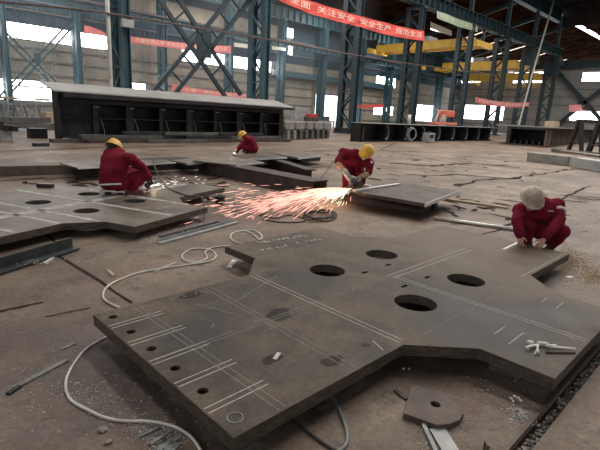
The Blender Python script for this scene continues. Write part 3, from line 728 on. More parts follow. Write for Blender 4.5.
# orange lift
a = onY(430.5, 122, 21.2); b_ = onY(455, 122, 21.2); c = (a+b_)/2; c.z = HT; W = (b_-a).length*.86
t = thing('lift_platform', 'orange-red lifting platform standing on the low black girder', 'lift', c)
m = MB(); m.box(c+V3((0, 0, .17)), (W, .8, .22)); m.build('base', 'orange', t, bevel=.04)
for sx in (-.38, -.12): 
    m = MB(); m.bar(c+V3((sx*W, 0, .37)), c+V3(((sx+.16)*W, 0, 1.3)), .09, .09); m.build('mast', 'orange_pale', t)
m = MB(); m.box(c+V3((.16*W, 0, 1.02)), (.38*W, .7, .55)); m.build('control_box', 'orange', t, bevel=.05)
m = MB(); m.bar(c+V3((-.35*W, 0, 1.28)), c+V3((.42*W, 0, 1.3)), .08, .08); m.bar(c+V3((.34*W, 0, .8)), c+V3((.46*W, 0, 1.3)), .1, .1); m.build('rail', 'orange_pale', t)
m = MB(); m.bar(c+V3((.3*W, -.2, .6)), c+V3((.66*W, -.2, 1.7)), .14, .14); m.build('boom', 'dark_steel', t)
m = MB(); m.box(c+V3((-.14*W, -.3, .72)), (.3, .1, .4)); m.build('gauge', 'white_pipe', t)
# ------------------------------------------------------------------ box girder to the right
A = G(507.5, 144.5); B = G(544.5, 147.5); ang = math.radians(8); D = V3((math.cos(ang), math.sin(ang), 0)); L = 34
t = thing('steel_box_section', 'open-ended steel box section with pale top plate and ribbed rusty side', 'girder', B)
e = (A-B); en = e.normalized(); HB = 1.55
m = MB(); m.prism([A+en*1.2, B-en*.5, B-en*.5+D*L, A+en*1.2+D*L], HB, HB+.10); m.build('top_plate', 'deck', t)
m = MB(); m.prism([A, B, B+D*L, A+D*L], 0, .12); m.build('bottom_plate', 'rust_beam', t)
m = MB(); m.prism([B, B+en*.1, B+en*.1+D*L, B+D*L], .12, HB)
for k in range(int(L/1.1)): q = B+D*(.6+1.1*k)-en*.12; m.bar(q+UP*.12, q+UP*(HB), .24, .08, D)
m.build('side_plate', 'rust_side', t)
m = MB(); m.prism([A, A-en*.1, A-en*.1+D*L, A+D*L], .12, HB); m.build('side_plate', 'dark_steel', t)
m = MB(); n_ = 6
for k in range(1, n_): q = A.lerp(B, k/n_)+D*.3; m = MB(); m.bar(q+UP*.12, q+UP*.45, .1, .3, D); m.build('rib', 'dark_steel', t)
m = MB(); m.prism([A+D*2.5, B+D*2.5, B+D*2.6, A+D*2.6], .12, HB); m.build('diaphragm', 'dark_steel', t)
m = MB(); m.bar(A+UP*(HB-.1), B+UP*(HB-.1), .2, .2); m.bar(A+UP*.12, A+UP*HB, .3, .3, D); m.build('end_frame', 'girder', t)
m = MB(); c = (B+en*.8)+D*6; m.box(c+UP*(HB+.35), (1.2, .9, .5)); tag(m.build('crate', 'timber', bevel=.02), 'small tan crate on top of the steel box section', 'crate')
# steel bars to the right
P0, P1 = G(526, 161), G(567, 166); P2 = G(600, 172.5)+(G(600, 172.5)-G(567, 166.3))*.5; P1b = G(568.5, 166.5)
for nme, q0, q1, hh, wd, mm, lb in (('concrete_beam', P0, P1, .42, .8, 'concrete', 'long pale beam lying on the floor left of its grey neighbour, beyond the crouching marker worker'), ('steel_channel', P1b, P2, .42, .75, 'grey_light', 'long grey beam lying end to end with the pale one at the picture edge')):
    d = (q1-q0).normalized(); s = V3((-d.y, d.x, 0)); s = s if s.x > 0 else -s
    m = MB(); m.prism([q0, q1, q1+s*wd, q0+s*wd], 0, hh); tag(m.build(nme, mm, bevel=.02), lb, 'beam')
# trestle
def trestle(label, c, ax, w, h, mm, spread=.5, sec=.12, group=None):
    t = thing('trestle', label, 'trestle', c, group=group)
    nx = V3((-ax.y, ax.x, 0))
    for s in (-1, 1):
        for e2 in (-1, 1):
            m = MB(); m.angle(c+ax*(w/2*s)+nx*(spread*e2), c+ax*(w/2*s)+nx*(spread*.15*e2)+UP*h, sec, sec*.2, ax); m.build('leg', mm, t)
        m = MB(); m.bar(c+ax*(w/2*s)-nx*spread*.7+UP*h*.33, c+ax*(w/2*s)+nx*spread*.7+UP*h*.33, sec*.7, sec*.5); m.build('cross_rail', mm, t)
    m = MB(); m.bar(c-ax*(w/2+.15)+UP*h, c+ax*(w/2+.15)+UP*h, sec*1.6, sec); m.build('top_beam', mm, t)
    m = MB(); m.bar(c-ax*w/2+UP*h*.85, c+ax*w/2+UP*h*.3, sec*.6, sec*.6); m.build('diagonal', mm, t)
    return t
p = G(583, 153); trestle('tall dark angle-iron trestle at the edge of the picture beside the box section', p, RT, 1.35, 2.15, 'dark_steel', .8, .2)
p = G(596, 156); trestle('second dark trestle leaning out of the picture behind the grey beam', p+RT*.5, RT, 1.3, 2.0, 'dark_steel', .7, .18)
a = G(553, 152); b_ = G(600, 158)
m = MB(); m.bar(a+UP*.12, b_+RT*2+UP*.12, .5, .22); tag(m.build('steel_bar', 'block_dark'), 'dark flat bar lying under the tall dark trestle', 'bar')
a = G(562, 156); m = MB(); m.bar(a+UP*.3, G(606, 163)+UP*.3, .9, .1); tag(m.build('steel_plate', 'rear_plate'), 'flat plate resting beneath the trestles behind the grey beam', 'plate')
# ------------------------------------------------------------------ left background
for i, (x, w) in enumerate(((3, 'at the picture edge'), (17, 'second from the picture edge'), (31, 'beside the girder end'))):
    p = G(x, 124.5); trestle('pale steel trestle on the floor beyond the girder, %s' % w, p+V3((0, 1.2, 0)), RT, 1.7, 1.35, 'rack', .6, .12, 'pale trestles beyond the girder')
for i, (xa, xb, yb, hh, mm, lb) in enumerate(((-6, 38, 131, .36, 'block_dark', 'long dark plate stack lying on the floor left of the girder'), (-6, 16, 132.5, .14, 'rack', 'thin grey plate on the floor before the dark stack'))):
    a = G(xa, yb); b_ = G(xb, yb); s = V3((HD.x, HD.y, 0))
    m = MB(); m.prism([a, b_, b_+s*2.2, a+s*2.2], 0, hh)
    if hh > .3: m.prism([a-RT*.2, b_-RT*.4, b_+s*2.2-RT*.4, a+s*2.2], hh+.02, hh+.35)
    tag(m.build('plate_stack', mm), lb, 'plate stack')
p = G(50, 122.5); boxthing('pallet_box', 'timber', 'brown box stacked beside the left end of the girder', 'box', p+UP*.4, (1.2, .8, .8), .4)
p = G(46, 124.5); boxthing('white_box', 'grey_light', 'small white box on the floor left of the girder end', 'box', p+UP*.25, (.7, .5, .5), .4)
p = G(25, 119); boxthing('plate_stack', 'rack', 'grey bundle of sections lying across the pale trestles', 'stack', p+UP*1.5, (7.5, .9, .3), math.radians(-44))
for x, w, mm in ((2, 'left', 'timber'), (11, 'second', 'timber'), (44, 'right', 'timber')):
    p = G(x, 119); boxthing('timber_block', mm, 'striped timber batten on the trestles, %s one of three' % w, 'timber', p+UP*1.78, (1.3, .3, .22), math.radians(-44))
c = G(6, 141.5)
t = thing('bench_vice', 'dark bench vice on a pale pedestal at the left picture edge', 'vice', c)
m = MB(); m.box(c+UP*.22, (.42, .35, .44)); m.build('pedestal', 'rack', t, bevel=.02)
m = MB(); m.box(c+UP*.55, (.55, .42, .22), math.radians(-44)); m.box(c+UP*.7-RT*.25, (.3, .3, .2), math.radians(-44)); m.build('body', 'dark_steel', t, bevel=.03)
m = MB(); m.bar(c+UP*.55+RT*.1, c+UP*.52+RT*.5, .2, .2); m.build('jaw', 'dark_steel', t, bevel=.02)
# ------------------------------------------------------------------ cross shaped gusset plates
T, ZT = .08, .20
CX, CY = 3.6, 2.29
HX, HY, AX, AY, CH = 2.43, 1.65, .83, .77, .36
def cross_outline(hx0=2.51, hx1=2.36):
    q = [(AY, -AX-CH), (AY, -HY), (-AY, -HY), (-AY, -AX-CH), (-AY-CH, -AX), (-hx0, -AX), (-hx0, AX), (-AY-CH, AX), (-AY, AX+CH), (-AY, HY+.06), (AY, HY+.06), (AY, AX+CH), (AY+CH, AX), (hx1, AX), (hx1, -AX), (AY+CH, -AX)]
    return q
bolt = [(-2.42, .72-.288*k) for k in range(6)]
def bolts_right(): return []
loops = [cross_outline()]
for sx in (-.44, .44):
    for sy in (-.49, .49): loops.append(circle(sx, sy, .175))
loops += [circle(x, y, .033, 16) for x, y in bolt]
for sx in (-.19, .2):
    for sy in (-.22, .23): loops.append([(sx-.045, sy-.018), (sx+.045, sy-.018), (sx+.045, sy+.018), (sx-.045, sy+.018)])
def strokes(m, segs, w, z=.0012, jit=0.0):
    for a, b in segs:
        a = V3((a[0], a[1], 0)); b = V3((b[0], b[1], 0)); d = (b-a)
        if d.length < 1e-4: continue
        d.normalize(); s = V3((-d.y, d.x, 0))*w/2
        m.prism([a-s, b-s, b+s, a+s], z-.0012, z)
def poly(pts): return list(zip(pts, pts[1:]))
t = thing('gusset_plate', 'big cross-shaped dark steel plate in front with chalk lines and four large holes', 'steel plate', (CX, CY, ZT))
me = flat_shape(loops, T); o = bpy.data.objects.new('plate_body', me); two_sided(me, 'plate', 'plate_edge'); COL.objects.link(o); o.parent = t
m = MB(); Lc = lambda x, y: (x-CX, y-CY)
segs = []
for y in (2.865, 2.57, 2.28, 1.99, 1.70):
    for d in (.022, -.022): segs.append((Lc(1.1, y+d), Lc(1.53-abs(d)*2, y+d+.006)))
m2 = MB(); strokes(m2, segs, .006); m2.build('chalk_marking', 'chalk', t, world=False)
segs = []
for x in (1.36, 1.405): segs.append((Lc(x, 3.09), Lc(x+.02, 1.47)))
for x in (1.98, 2.03): segs.append((Lc(x, 3.1), Lc(x-.03, 1.48)))
for y in (2.31, 2.275): segs.append((Lc(1.45, y), Lc(5.9, y)))
segs += [(Lc(2.84, 3.47), Lc(4.37, 3.48))]
segs += [(Lc(2.7, 1.45), Lc(4.6, 1.45)), (Lc(2.66, 2.95), Lc(2.0, 2.7)), (Lc(3.58, 2.3), Lc(3.55, 3.9)), (Lc(3.63, 2.3), Lc(3.6, 3.9))]
m3 = MB(); strokes(m3, segs, .006); m3.build('scribed_lines', 'chalk_faint', t, world=False)
segs = []
for x, w in ((2.47, 1), (2.52, 0)): segs.append((Lc(x, 3.1), Lc(x+.0, 1.49)))
for x in (3.53, 3.575): segs.append((Lc(x, 2.28), Lc(x, .66)))
for y in (2.33, 2.255): segs.append((Lc(3.5, y), Lc(5.1, y)))
segs += [(Lc(3.12, 1.13), Lc(3.3, 1.13)), (Lc(3.05, 1.0), Lc(3.3, 1.0)), (Lc(3.3, 1.0), Lc(3.3, .98)), (Lc(4.06, 1.13), Lc(4.2, 1.13)), (Lc(4.0, 1.0), Lc(4.2, 1.0))]
segs += [(Lc(4.6, 1.5), Lc(5.85, 1.5)), (Lc(5.3, 2.05), Lc(5.88, 2.05)), (Lc(5.3, 2.0), Lc(5.85, 2.0)), (Lc(5.6, 1.52), Lc(5.7, 1.62)), (Lc(2.35, 1.62), Lc(2.3, 1.5))]
m3 = MB(); strokes(m3, segs, .0055); m3.build('chalk_lines', 'chalk', t, world=False)
# chalked writing: rows of short hand strokes
rr = random.Random(11); m3 = MB(); segs = []
def scrawl(p, q, n, h, dens=3):
    p = V3((*p, 0)); q = V3((*q, 0)); d = (q-p)/n; u = V3((-d.y, d.x, 0)).normalized()*h; out = []
    for i in range(n):
        if rr.random() < .1: continue
        b = p+d*i; pts = [(b+d*rr.uniform(0, .75)+u*rr.uniform(0, 1)).to_tuple()[:2] for _ in range(dens+1)]
        out += poly(pts)
    return out
segs += scrawl(Lc(3.2, 3.86), Lc(3.95, 3.78), 11, .10)+scrawl(Lc(3.05, 3.62), Lc(3.95, 3.56), 14, .08)
m3.bm.free(); m3 = MB(); strokes(m3, segs, .010); m3.build('chalk_lettering', 'chalk', t, world=False)
m3 = MB(); segs = scrawl(Lc(2.92, 2.27), Lc(3.12, 2.17), 3, .07, 4)+scrawl(Lc(1.62, 2.62), Lc(1.62, 2.35), 4, .07)+scrawl(Lc(1.9, 2.35), Lc(1.9, 2.15), 3, .06)+scrawl(Lc(1.5, 3.02), Lc(2.0, 3.0), 5, .06)
cvs = [(.5-.03*k-2.5, .55-.06*k+.03*math.sin(k*.7)) for k in range(9)]
segs += poly([Lc(1.75+.02*k, 2.85-.05*k+.02*math.sin(k)) for k in range(8)])
strokes(m3, segs, .006); m3.build('chalk_lettering', 'chalk_faint', t, world=False)
m3 = MB(); strokes(m3, [(Lc(1.685, 1.86), Lc(1.76, 1.9))], .026); m3.build('chalk_dab', 'chalk', t, world=False)
m3 = MB()
for k in range(3): m3.lathe([(0, .0002), (.028, .0006), (.03, .0006), (.03, .0001)], 20, Matrix.Translation((-2.42, .72-.288*5, 0)))
m3.lathe([(.034, .0014), (.042, .0014), (.042, 0)], 24, Matrix.Translation((-2.42, .72-.288*5, 0))); m3.build('hole_ring', 'chalk_faint', t, world=False)
def patch(m, cx, cy, rx, ry, seed, n=26, z=.0006, rot=0):
    rr = random.Random(seed); ph = [rr.uniform(0, 6.3) for _ in range(4)]; pts = []
    for k in range(n):
        a = 2*PI*k/n; f = 1+.16*math.sin(2*a+ph[0])+.10*math.sin(3*a+ph[1])+.07*math.sin(5*a+ph[2])
        x, y = rx*f*math.cos(a), ry*f*math.sin(a); pts.append((cx+x*math.cos(rot)-y*math.sin(rot), cy+x*math.sin(rot)+y*math.cos(rot)))
    m.bm.faces.new([m.bm.verts.new((p[0], p[1], z)) for p in pts])
for px, r, sd in (((191, 295), .085, 1), ((279, 314.5), .11, 2), ((272, 359), .065, 3), ((332, 361), .07, 4), ((366, 345), .035, 5)):
    q = G(*px, ZT); m = MB(); patch(m, q.x-CX, q.y-CY, r, r*.8, sd); m.build('stain', 'stain', t, world=False)
sup = ZT-T
for x, y, w in ((1.35, 2.8, 'left corner'), (1.4, 1.75, 'front corner'), (3.1, 1.0, 'front arm'), (4.1, 1.0, 'picture edge'), (5.6, 2.3, 'far end arm'), (3.1, 3.6, 'back arm'), (4.1, 3.5, 'far back arm')):
    boxthing('support_block', 'block_dark', 'low dark steel block under the %s of the big cross-shaped plate' % w, 'block', (x, y, sup/2), (.24, .2, sup), .2, 'support blocks under the big front plate')
# second plate
R2 = Matrix.Translation((2.52, 7.17, .19))@Matrix.Rotation(math.radians(21.8), 4, 'Z')
ROT2 = math.radians(21.8)
t2 = thing('gusset_plate', 'second cross-shaped plate behind, with broad chalk crosses and a worker crouching on it', 'steel plate', (2.52, 7.17, .19), ROT2)
lo2 = [cross_outline(2.5, 2.5)]
for sx in (-.46, .46):
    for sy in (-.49, .49): lo2.append(circle(sx, sy, .175))
me = flat_shape(lo2, .09); o = bpy.data.objects.new('plate_body', me); two_sided(me, 'rear_plate', 'plate_edge'); COL.objects.link(o); o.parent = t2
m3 = MB(); strokes(m3, [((-2.4, .06), (2.3, .06)), ((-2.4, -.06), (2.3, -.06))], .03)
strokes(m3, [((-2.4, .0), (2.4, .0)), ((0, 1.6), (0, -1.6)), ((-1.15, .9), (-1.15, -.8)), ((-1.7, .9), (-1.7, -.8)), ((.75, .8), (.75, -1.3)), ((-.8, 1.5), (-.8, -1.1))], .065); m3.build('chalk_lines', 'chalk_wide', t2, world=False)
m3 = MB(); strokes(m3, scrawl((.2, -1.2), (.7, -1.15), 4, .1), .016); m3.build('chalk_lettering', 'chalk_wide', t2, world=False)
for x, y, w in ((-2.0, .3, 'near arm'), (2.0, .2, 'far arm'), (-.3, -1.2, 'front arm'), (.3, 1.3, 'back arm')):
    p = R2@V3((x, y, 0)); boxthing('support_block', 'block_dark', 'low dark steel block under the %s of the second cross-shaped plate' % w, 'block', (p.x, p.y, .05), (.3, .24, .10), .4, 'support blocks under the second plate')
# tools on the second plate
p = G(45.5, 187.3, .19)
t = thing('ink_marker_box', 'small dark box with a pale top lying on the far arm of the second plate', 'box', p, math.radians(-42))
m = MB(); m.box((0, 0, .03), (.26, .10, .06)); m.build('body', 'dark_steel', t, world=False, bevel=.004)
m = MB(); m.box((0, .01, .064), (.22, .07, .008)); m.build('lid', 'grey_light', t, world=False)
p = G(25, 183.3, .19); boxthing('off_cut', 'dark_steel', 'tiny dark off-cut lying on the floor behind the second plate', 'scrap', p+UP*.02, (.07, .05, .04))
# ------------------------------------------------------------------ plates on the floor further back
def slab(label, px, z, th, mm='rear_plate', edge=None, name='steel_plate', cat='steel plate', group='steel plates lying on the work floor'):
    pts = [G(x, y, z) for x, y in px]; c = sum(pts, V3())/len(pts)
    t = thing(name, label, cat, (c.x, c.y, z-th), group=group)
    m = MB(); m.prism([(p.x, p.y) for p in pts], z-th, z); m.build('plate_body', mm, t)
    if edge is not None:
        a, b = pts[edge[0]], pts[edge[1]]; d = (b-a).normalized(); n = V3((d.y, -d.x, 0)); n = n if n.dot(HD) < 0 else -n
        m = MB(); m.bar(a+n*.004+UP*(-th/2), b+n*.004+UP*(-th/2), .012, th*1.02); m.build('cut_edge', 'fresh_edge', t)
    return t
def prop(label, px, h, sx, sy, rot=0, mm='block_dark'):
    p = G(*px); return boxthing('support_block', mm, label, 'block', p+UP*h/2, (sx, sy, h), rot, 'support blocks under the rear plates')
ZM = .31
slab('rusty flame-cut plate before the kneeling grinder worker, with a bright right edge', [(346, 187.5), (365, 193.5), (394, 198), (425, 203.5), (460, 190.5), (402, 182.5)], ZM, .06, 'flame_plate', (3, 4))
a, b_, c_ = V3((6.85, 5.78, 0)), V3((7.38, 4.22, 0)), V3((.75, .2, 0))
m = MB(); m.prism([a, b_, b_+c_, a+c_], 0, ZM-.06); tag(m.build('support_block', 'rust_beam', bevel=.01), 'long brown block carrying the flame-cut plate before the kneeling worker', 'block')
p = G(425, 211); boxthing('support_block', 'dark_steel', 'black square block under the right corner of the flame-cut plate', 'block', p+V3((.3, .12, .125)), (.3, .3, .25), .3)
a = G(354, 190.6, ZM+.02); b_ = G(399, 184, ZM+.02)
m = MB(); m.bar(a, b_, .07, .03); tag(m.build('straight_edge', 'fresh_edge'), 'bright white steel strip under the grinder at the kneeling worker', 'strip')
a = G(362, 184.6, ZM+.015); b_ = G(371, 186, ZM+.015); m = MB(); m.bar(a, b_, .05, .02); tag(m.build('offcut_strip', 'fresh_edge'), 'short bright strip on the plate beside the gloved hand of the kneeling worker', 'strip')
# long dark beams
t = thing('box_beam', 'long dark rusty beam lying along the floor behind the sparks', 'beam', (6.7, 8.6, 0))
m = MB(); m.span((6.70, 6.45, .02), (6.74, 10.75, .30)); m.span((7.1, 6.45, .02), (7.14, 10.75, .3)); m.build('web', 'rust_beam', t)
m = MB(); m.span((6.66, 6.45, .30), (7.18, 10.75, .33)); m.build('top_flange', 'rust_beam', t)
m = MB(); m.span((6.66, 6.45, 0), (7.18, 10.75, .02)); m.build('bottom_flange', 'rust_beam', t)
a = G(268, 165.5); b_ = G(311, 180.5); m = MB(); m.ibeam(a+UP*.14, b_+UP*.14, .28, .3, .03, .03); tag(m.build('steel_beam', 'rust_beam'), 'second dark beam lying just behind the long rusty one, ending at the kneeling worker', 'beam')
ZR = .36
slab('thin plate overlapping the long rusty beam, nearest the far worker', [(193, 160.5), (230, 155.5), (264, 162.3), (236, 165)], ZR, .035, 'rear_plate', (2, 3))
slab('dark plate with a bright front edge under the far crouching worker', [(231, 155.2), (249, 159), (287, 156.8), (264, 152)], ZR, .05, 'plate', (1, 2))
slab('brown plate with a bright corner edge lying right of the far worker', [(262, 151.5), (298, 157.6), (326, 154.6), (297, 150.8)], .33, .06, 'rear_plate', (1, 2))
prop('dark block under the bright front edge of the far worker plate', (268, 162.5), .3, 1.3, .6, .1, 'dark_steel')
prop('dark block under the brown plate right of the far worker', (303, 160.5), .26, 1.2, .7, .1, 'dark_steel')
prop('dark block under the thin plate overlapping the long beam', (248, 165.2), .31, .6, .5)
slab('plate with a bright edge on the floor behind the left crouching worker', [(59.5, 162.8), (78, 168), (176, 162.3), (165, 159.5), (92, 160.5)], .3, .03, 'rear_plate', (1, 2))
slab('dark plate lying right of the left crouching worker before the girder', [(170.5, 160.2), (187, 163.6), (203, 162.5), (196, 157.8)], .3, .04, 'rear_plate', (1, 2))
prop('dark block under the bright-edged plate behind the left worker', (150, 169), .26, 2.6, .7, math.radians(2), 'dark_steel')
prop('dark block carrying the bright-edged plate left of the worker', (92, 173), .26, .9, .6, 0, 'dark_steel')
prop('dark block under the dark plate before the girder', (187, 168.3), .25, .7, .6, 0, 'dark_steel')
m = MB(); m.prism([G(-20, 177), G(76, 174), G(76, 174)+V3((.5, .5, 0)), G(-20, 177)+V3((.5, .5, 0))], 0, .22); tag(m.build('steel_slab', 'strip_iron', bevel=.01), 'long grey slab lying on the floor behind the second plate at the left', 'slab')
# strips laid into the floor and open joints between floor plates
ti = [4]
def joint(px, w, mm='groove', z=.004, jag=0.0):
    ti[0] += 1; rr = random.Random(ti[0]); pts = [G(x, y) for x, y in px]
    dense = []
    for a, b in zip(pts, pts[1:]):
        n = max(2, int((b-a).length/.35))
        for k in range(n): dense.append(a.lerp(b, k/n))
    dense.append(pts[-1]); m = MB(); L = []; R = []
    for i, p in enumerate(dense):
        d = (dense[min(i+1, len(dense)-1)]-dense[max(i-1, 0)]).normalized(); s = V3((-d.y, d.x, 0)); j = rr.uniform(-1, 1)*jag
        ww = w*(1+rr.uniform(-.6, .8)*(1 if jag else 0))
        L.append(m.bm.verts.new(p+s*(ww/2+j)+UP*z)); R.append(m.bm.verts.new(p+s*(j-ww/2)+UP*z))
    for i in range(len(dense)-1): m.bm.faces.new((L[i], R[i], R[i+1], L[i+1]))
    struct(m.build('trim_%d' % ti[0], mm, keep=True))
joint([(58, 256), (100, 281.5), (131, 303)], .022, jag=.006)
joint([(590, 186), (545, 206), (500, 230), (452, 241)], .06, jag=.04)
joint([(-10, 181.6), (100, 176.2), (200, 171)], .10); joint([(-10, 160.3), (100, 156), (200, 151.8), (330, 147)], .12, 'strip_iron')
joint([(-10, 151.5), (90, 148), (180, 146)], .14); joint([(395, 143), (380, 150), (470, 166)], .08, jag=.05)
joint([(180, 182), (215, 178), (330, 166)], .08, jag=.05)
joint([(420, 176), (455, 174.5), (510, 178.5), (560, 171), (600, 165)], .12, jag=.1)
joint([(455, 186), (480, 180), (520, 178)], .16, jag=.1)
joint([(390, 163), (430, 166), (470, 163), (520, 168)], .2, jag=.15)
joint([(300, 152), (350, 150), (420, 152)], .15, jag=.1)
joint([(560, 195), (600, 198)], .08, jag=.04)
joint([(0, 312), (20, 308), (42, 302)], .03, jag=.02); joint([(45, 317), (70, 312), (90, 308)], .014, jag=.01)
joint([(20, 212), (60, 246)], .05, jag=.01)
ti[0] += 1; m = MB(); m.span((1.5, .652, 0), (8, .672, .012)); struct(m.build('trim_%d' % ti[0], 'strip_iron', keep=True))
# ------------------------------------------------------------------ small things in front
a = G(434, 219.5); b_ = G(530, 233.5); m = MB(); m.tube([a+UP*.03, b_+UP*.03], .032, 10)
tag(m.build('steel_tube', 'tube_steel', smooth=True), 'long bright steel tube on the floor beside the marking worker', 'tube')
a = G(441, 199.5); b_ = G(508, 209); m = MB(); m.bar(a+UP*.02, b_+UP*.02, .09, .04); tag(m.build('timber_batten', 'timber'), 'long rust-brown flat batten on the floor beyond the bright tube', 'batten')
# rounded lug plate with hole
t = thing('lug_plate', 'small rusty lug plate with one round hole and a rounded corner lying in front', 'steel plate', (2.24, 1.12, .035))
A_ = [G(412, 384, .035), G(404, 413, .035), G(437, 424.5, .035)]
end = [G(450, 423.5, .035), G(459, 419.5, .035), G(463, 413.5, .035), G(462.5, 409, .035)]; ba = G(441, 391, .035)
pl = [(p.x-2.24, p.y-1.12) for p in A_+end+[ba]]; hc = G(435.5, 404, .035)
me = flat_shape([pl, circle(hc.x-2.24, hc.y-1.12, .032, 20)], .035); o = bpy.data.objects.new('plate_body', me); me.materials.append(MATS['lug_rust']); COL.objects.link(o); o.parent = t
def bar_px(name, mm, label, cat, p, q, w, th, z=0, group=None):
    a = G(*p, z); b = G(*q, z); m = MB(); m.bar(a+UP*th/2, b+UP*th/2, w, th); return tag(m.build(name, mm), label, cat, group)
bar_px('flat_strip', 'dark_steel', 'dark strip poking out from under the rusty lug plate', 'strip', (395, 391), (407, 400), .03, .012)
bar_px('flat_strip', 'light_strip', 'wide pale flat strip below the lug plate at the bottom edge', 'strip', (437, 430), (452, 455), .09, .012)
bar_px('flat_strip', 'scrap', 'narrow grey strip beside the wide pale one at the bottom edge', 'strip', (423, 426), (436, 455), .022, .02)
a = G(485.5, 452); m = MB(); m.bar(a, a+UP*.055+RT*.0, .045, .012, (.7, -.7, 0)); tag(m.build('upright_strip', 'strip_iron'), 'short strip standing on edge at the bottom of the picture beside the gravel channel', 'strip')
bar_px('flat_strip', 'scrap', 'thin grey off-cut lying on the dusty floor left of the big plate', 'strip', (14, 389), (67, 361), .035, .012)
bar_px('flat_strip', 'dark_steel', 'short dark strip end on the dusty floor at the left', 'strip', (8, 395), (20, 387), .03, .014)
bar_px('flat_strip', 'scrap', 'small pale off-cut lying near the loop of white cable, left of the plate', 'strip', (62, 350), (75, 344), .02, .01)
bar_px('round_bar', 'cable_white', 'pale short rod leaning at the end of the angle iron', 'rod', (45, 264.5), (58, 254.5), .03, .02)
bar_px('round_bar', 'timber', 'small brown stub on the floor behind the big plate corner', 'rod', (108, 271.5), (114, 277), .03, .02)
bar_px('flat_strip', 'cable_white', 'slim stick lying across the white cable loop', 'rod', (155, 272), (176, 263), .015, .012)
for i, (p, q, w) in enumerate((((150, 446), (172, 431), .02), ((158, 452), (180, 437), .03), ((166, 456), (176, 444), .05), ((140, 438), (160, 428), .012))):
    bar_px('metal_sliver', 'scrap', 'grey metal sliver in the scrap heap under the white cable, %s' % ('upper', 'middle', 'widest', 'thin left')[i]+' one', 'scrap', p, q, w, .012, .0, 'grey slivers beside the plate corner')
# angle iron and strips by the second plate
a = G(-8, 276); b_ = G(76, 249.5); m = MB(); m.angle(a+UP*.02, b_+UP*.02, .12, .015, UP); t = tag(m.build('angle_iron', 'angle_steel'), 'dark angle iron lying on the floor before the second plate', 'angle iron')
a = G(159, 244.2); b_ = G(236, 223); d = (b_-a).normalized(); m = MB(); m.bar(a+UP*.012, b_+UP*.012, .09, .02); m.bar(a+UP*.03+V3((-d.y, d.x, 0))*.04, b_+UP*.03+V3((-d.y, d.x, 0))*.04, .012, .05)
tag(m.build('angle_iron', 'light_strip'), 'pale grey steel strip lying below the tip of the second plate', 'strip')
bar_px('flat_strip', 'angle_steel', 'thin dark strip behind the pale grey one below the second plate', 'strip', (160, 238), (218, 222), .05, .02)
c = G(220, 203.5)
t = thing('pipe_stub', 'short dark pipe stub standing on the floor right of the second plate', 'pipe', c)
m = MB(); m.lathe([(.055, 0), (.085, 0), (.085, .13), (.06, .13), (.055, .02), (.055, 0)], 18, Matrix.Translation(c)); m.build('sleeve', 'dark_steel', t, smooth=False)
m = MB(); m.lathe([(.06, .13), (.1, .13), (.1, .15), (.06, .15), (.06, .13)], 18, Matrix.Translation(c)); m.build('flange', 'block_dark', t)
# cables
def cable(px, r, mm, label, name='cable', cat='cable', z=None, n=7):
    pts = [G(x, y, r)+UP*(0 if len(q) == 0 else q[0]) for x, y, *q in px]
    m = MB(); m.tube(spline(pts, n), r, 8); return tag(m.build(name, mm, smooth=True), label, cat)
cable([(118, 331), (104, 338), (85, 350), (70, 370), (65.5, 386), (71, 400), (87, 409.5), (105, 417.5), (125, 421), (150, 421.5), (172, 426), (190, 436), (200, 450), (203, 462)], .0085, 'cable_white', 'white cable looping out from under the front corner of the big plate')
cable([(120, 308), (106, 301), (103, 294), (108, 286), (121, 279), (140, 272.5), (165, 268), (190, 264.5), (210, 261), (216, 255.5), (209, 249.5), (193, 249), (183, 254), (184, 260), (196, 262.5), (207, 258), (205, 252), (213, 247.5), (232, 245.5)], .0095, 'cable_white', 'white cable curling in loops behind the notch of the big plate')
cable([(237, 232), (252, 230), (262, 236), (255, 242), (240, 243), (231, 239), (233, 233), (245, 231), (255, 236), (262, 243)], .010, 'cable_white', 'single loop of pale cable on the floor where the sparks land')
cable([(330, 395), (336, 402), (342, 417), (347, 432), (346, 444), (338, 452)], .010, 'cable_grey', 'grey-green cable running down from under the big plate at the bottom')
cable([(292, 420), (305, 430), (322, 442), (335, 450)], .009, 'cable_dark', 'thin dark cable on the floor in front of the big plate')
cable([(153, 182, .5), (158, 188, .28), (165, 195, .19), (176, 202, .19), (190, 207, .19), (200, 207.5, .19), (204, 210, .12), (204.5, 218, 0), (200, 222, 0)], .012, 'cable_dark', 'dark power cable trailing from the left worker grinder across the plate')
cable([(341, 167, .45), (333, 172, .3), (325, 177, .12), (318, 180.5, 0), (310, 182, 0), (300, 178, 0)], .014, 'cable_dark', 'dark power cable running left from the kneeling worker grinder')
rr = random.Random(5)
coil = []
for k in range(46):
    a = k*.62; coil.append((320+ (15+rr.uniform(-4, 3))*math.cos(a), 217+(4.2+rr.uniform(-1.5, 1))*math.sin(a), .005+.0012*k))
cable(coil, .010, 'cable_dark', 'loose coil of dark cable on the floor below the sparks', n=4)
cable([(255, 214), (275, 218), (290, 215), (305, 219), (300, 222), (280, 222), (262, 219)], .01, 'cable_dark', 'dark cable snaking under the shower of sparks')
cable([(232, 212), (250, 210), (262, 214), (272, 209), (300, 204), (318, 200)], .01, 'cable_dark', 'dark hose running beneath the sparks toward the kneeling worker')
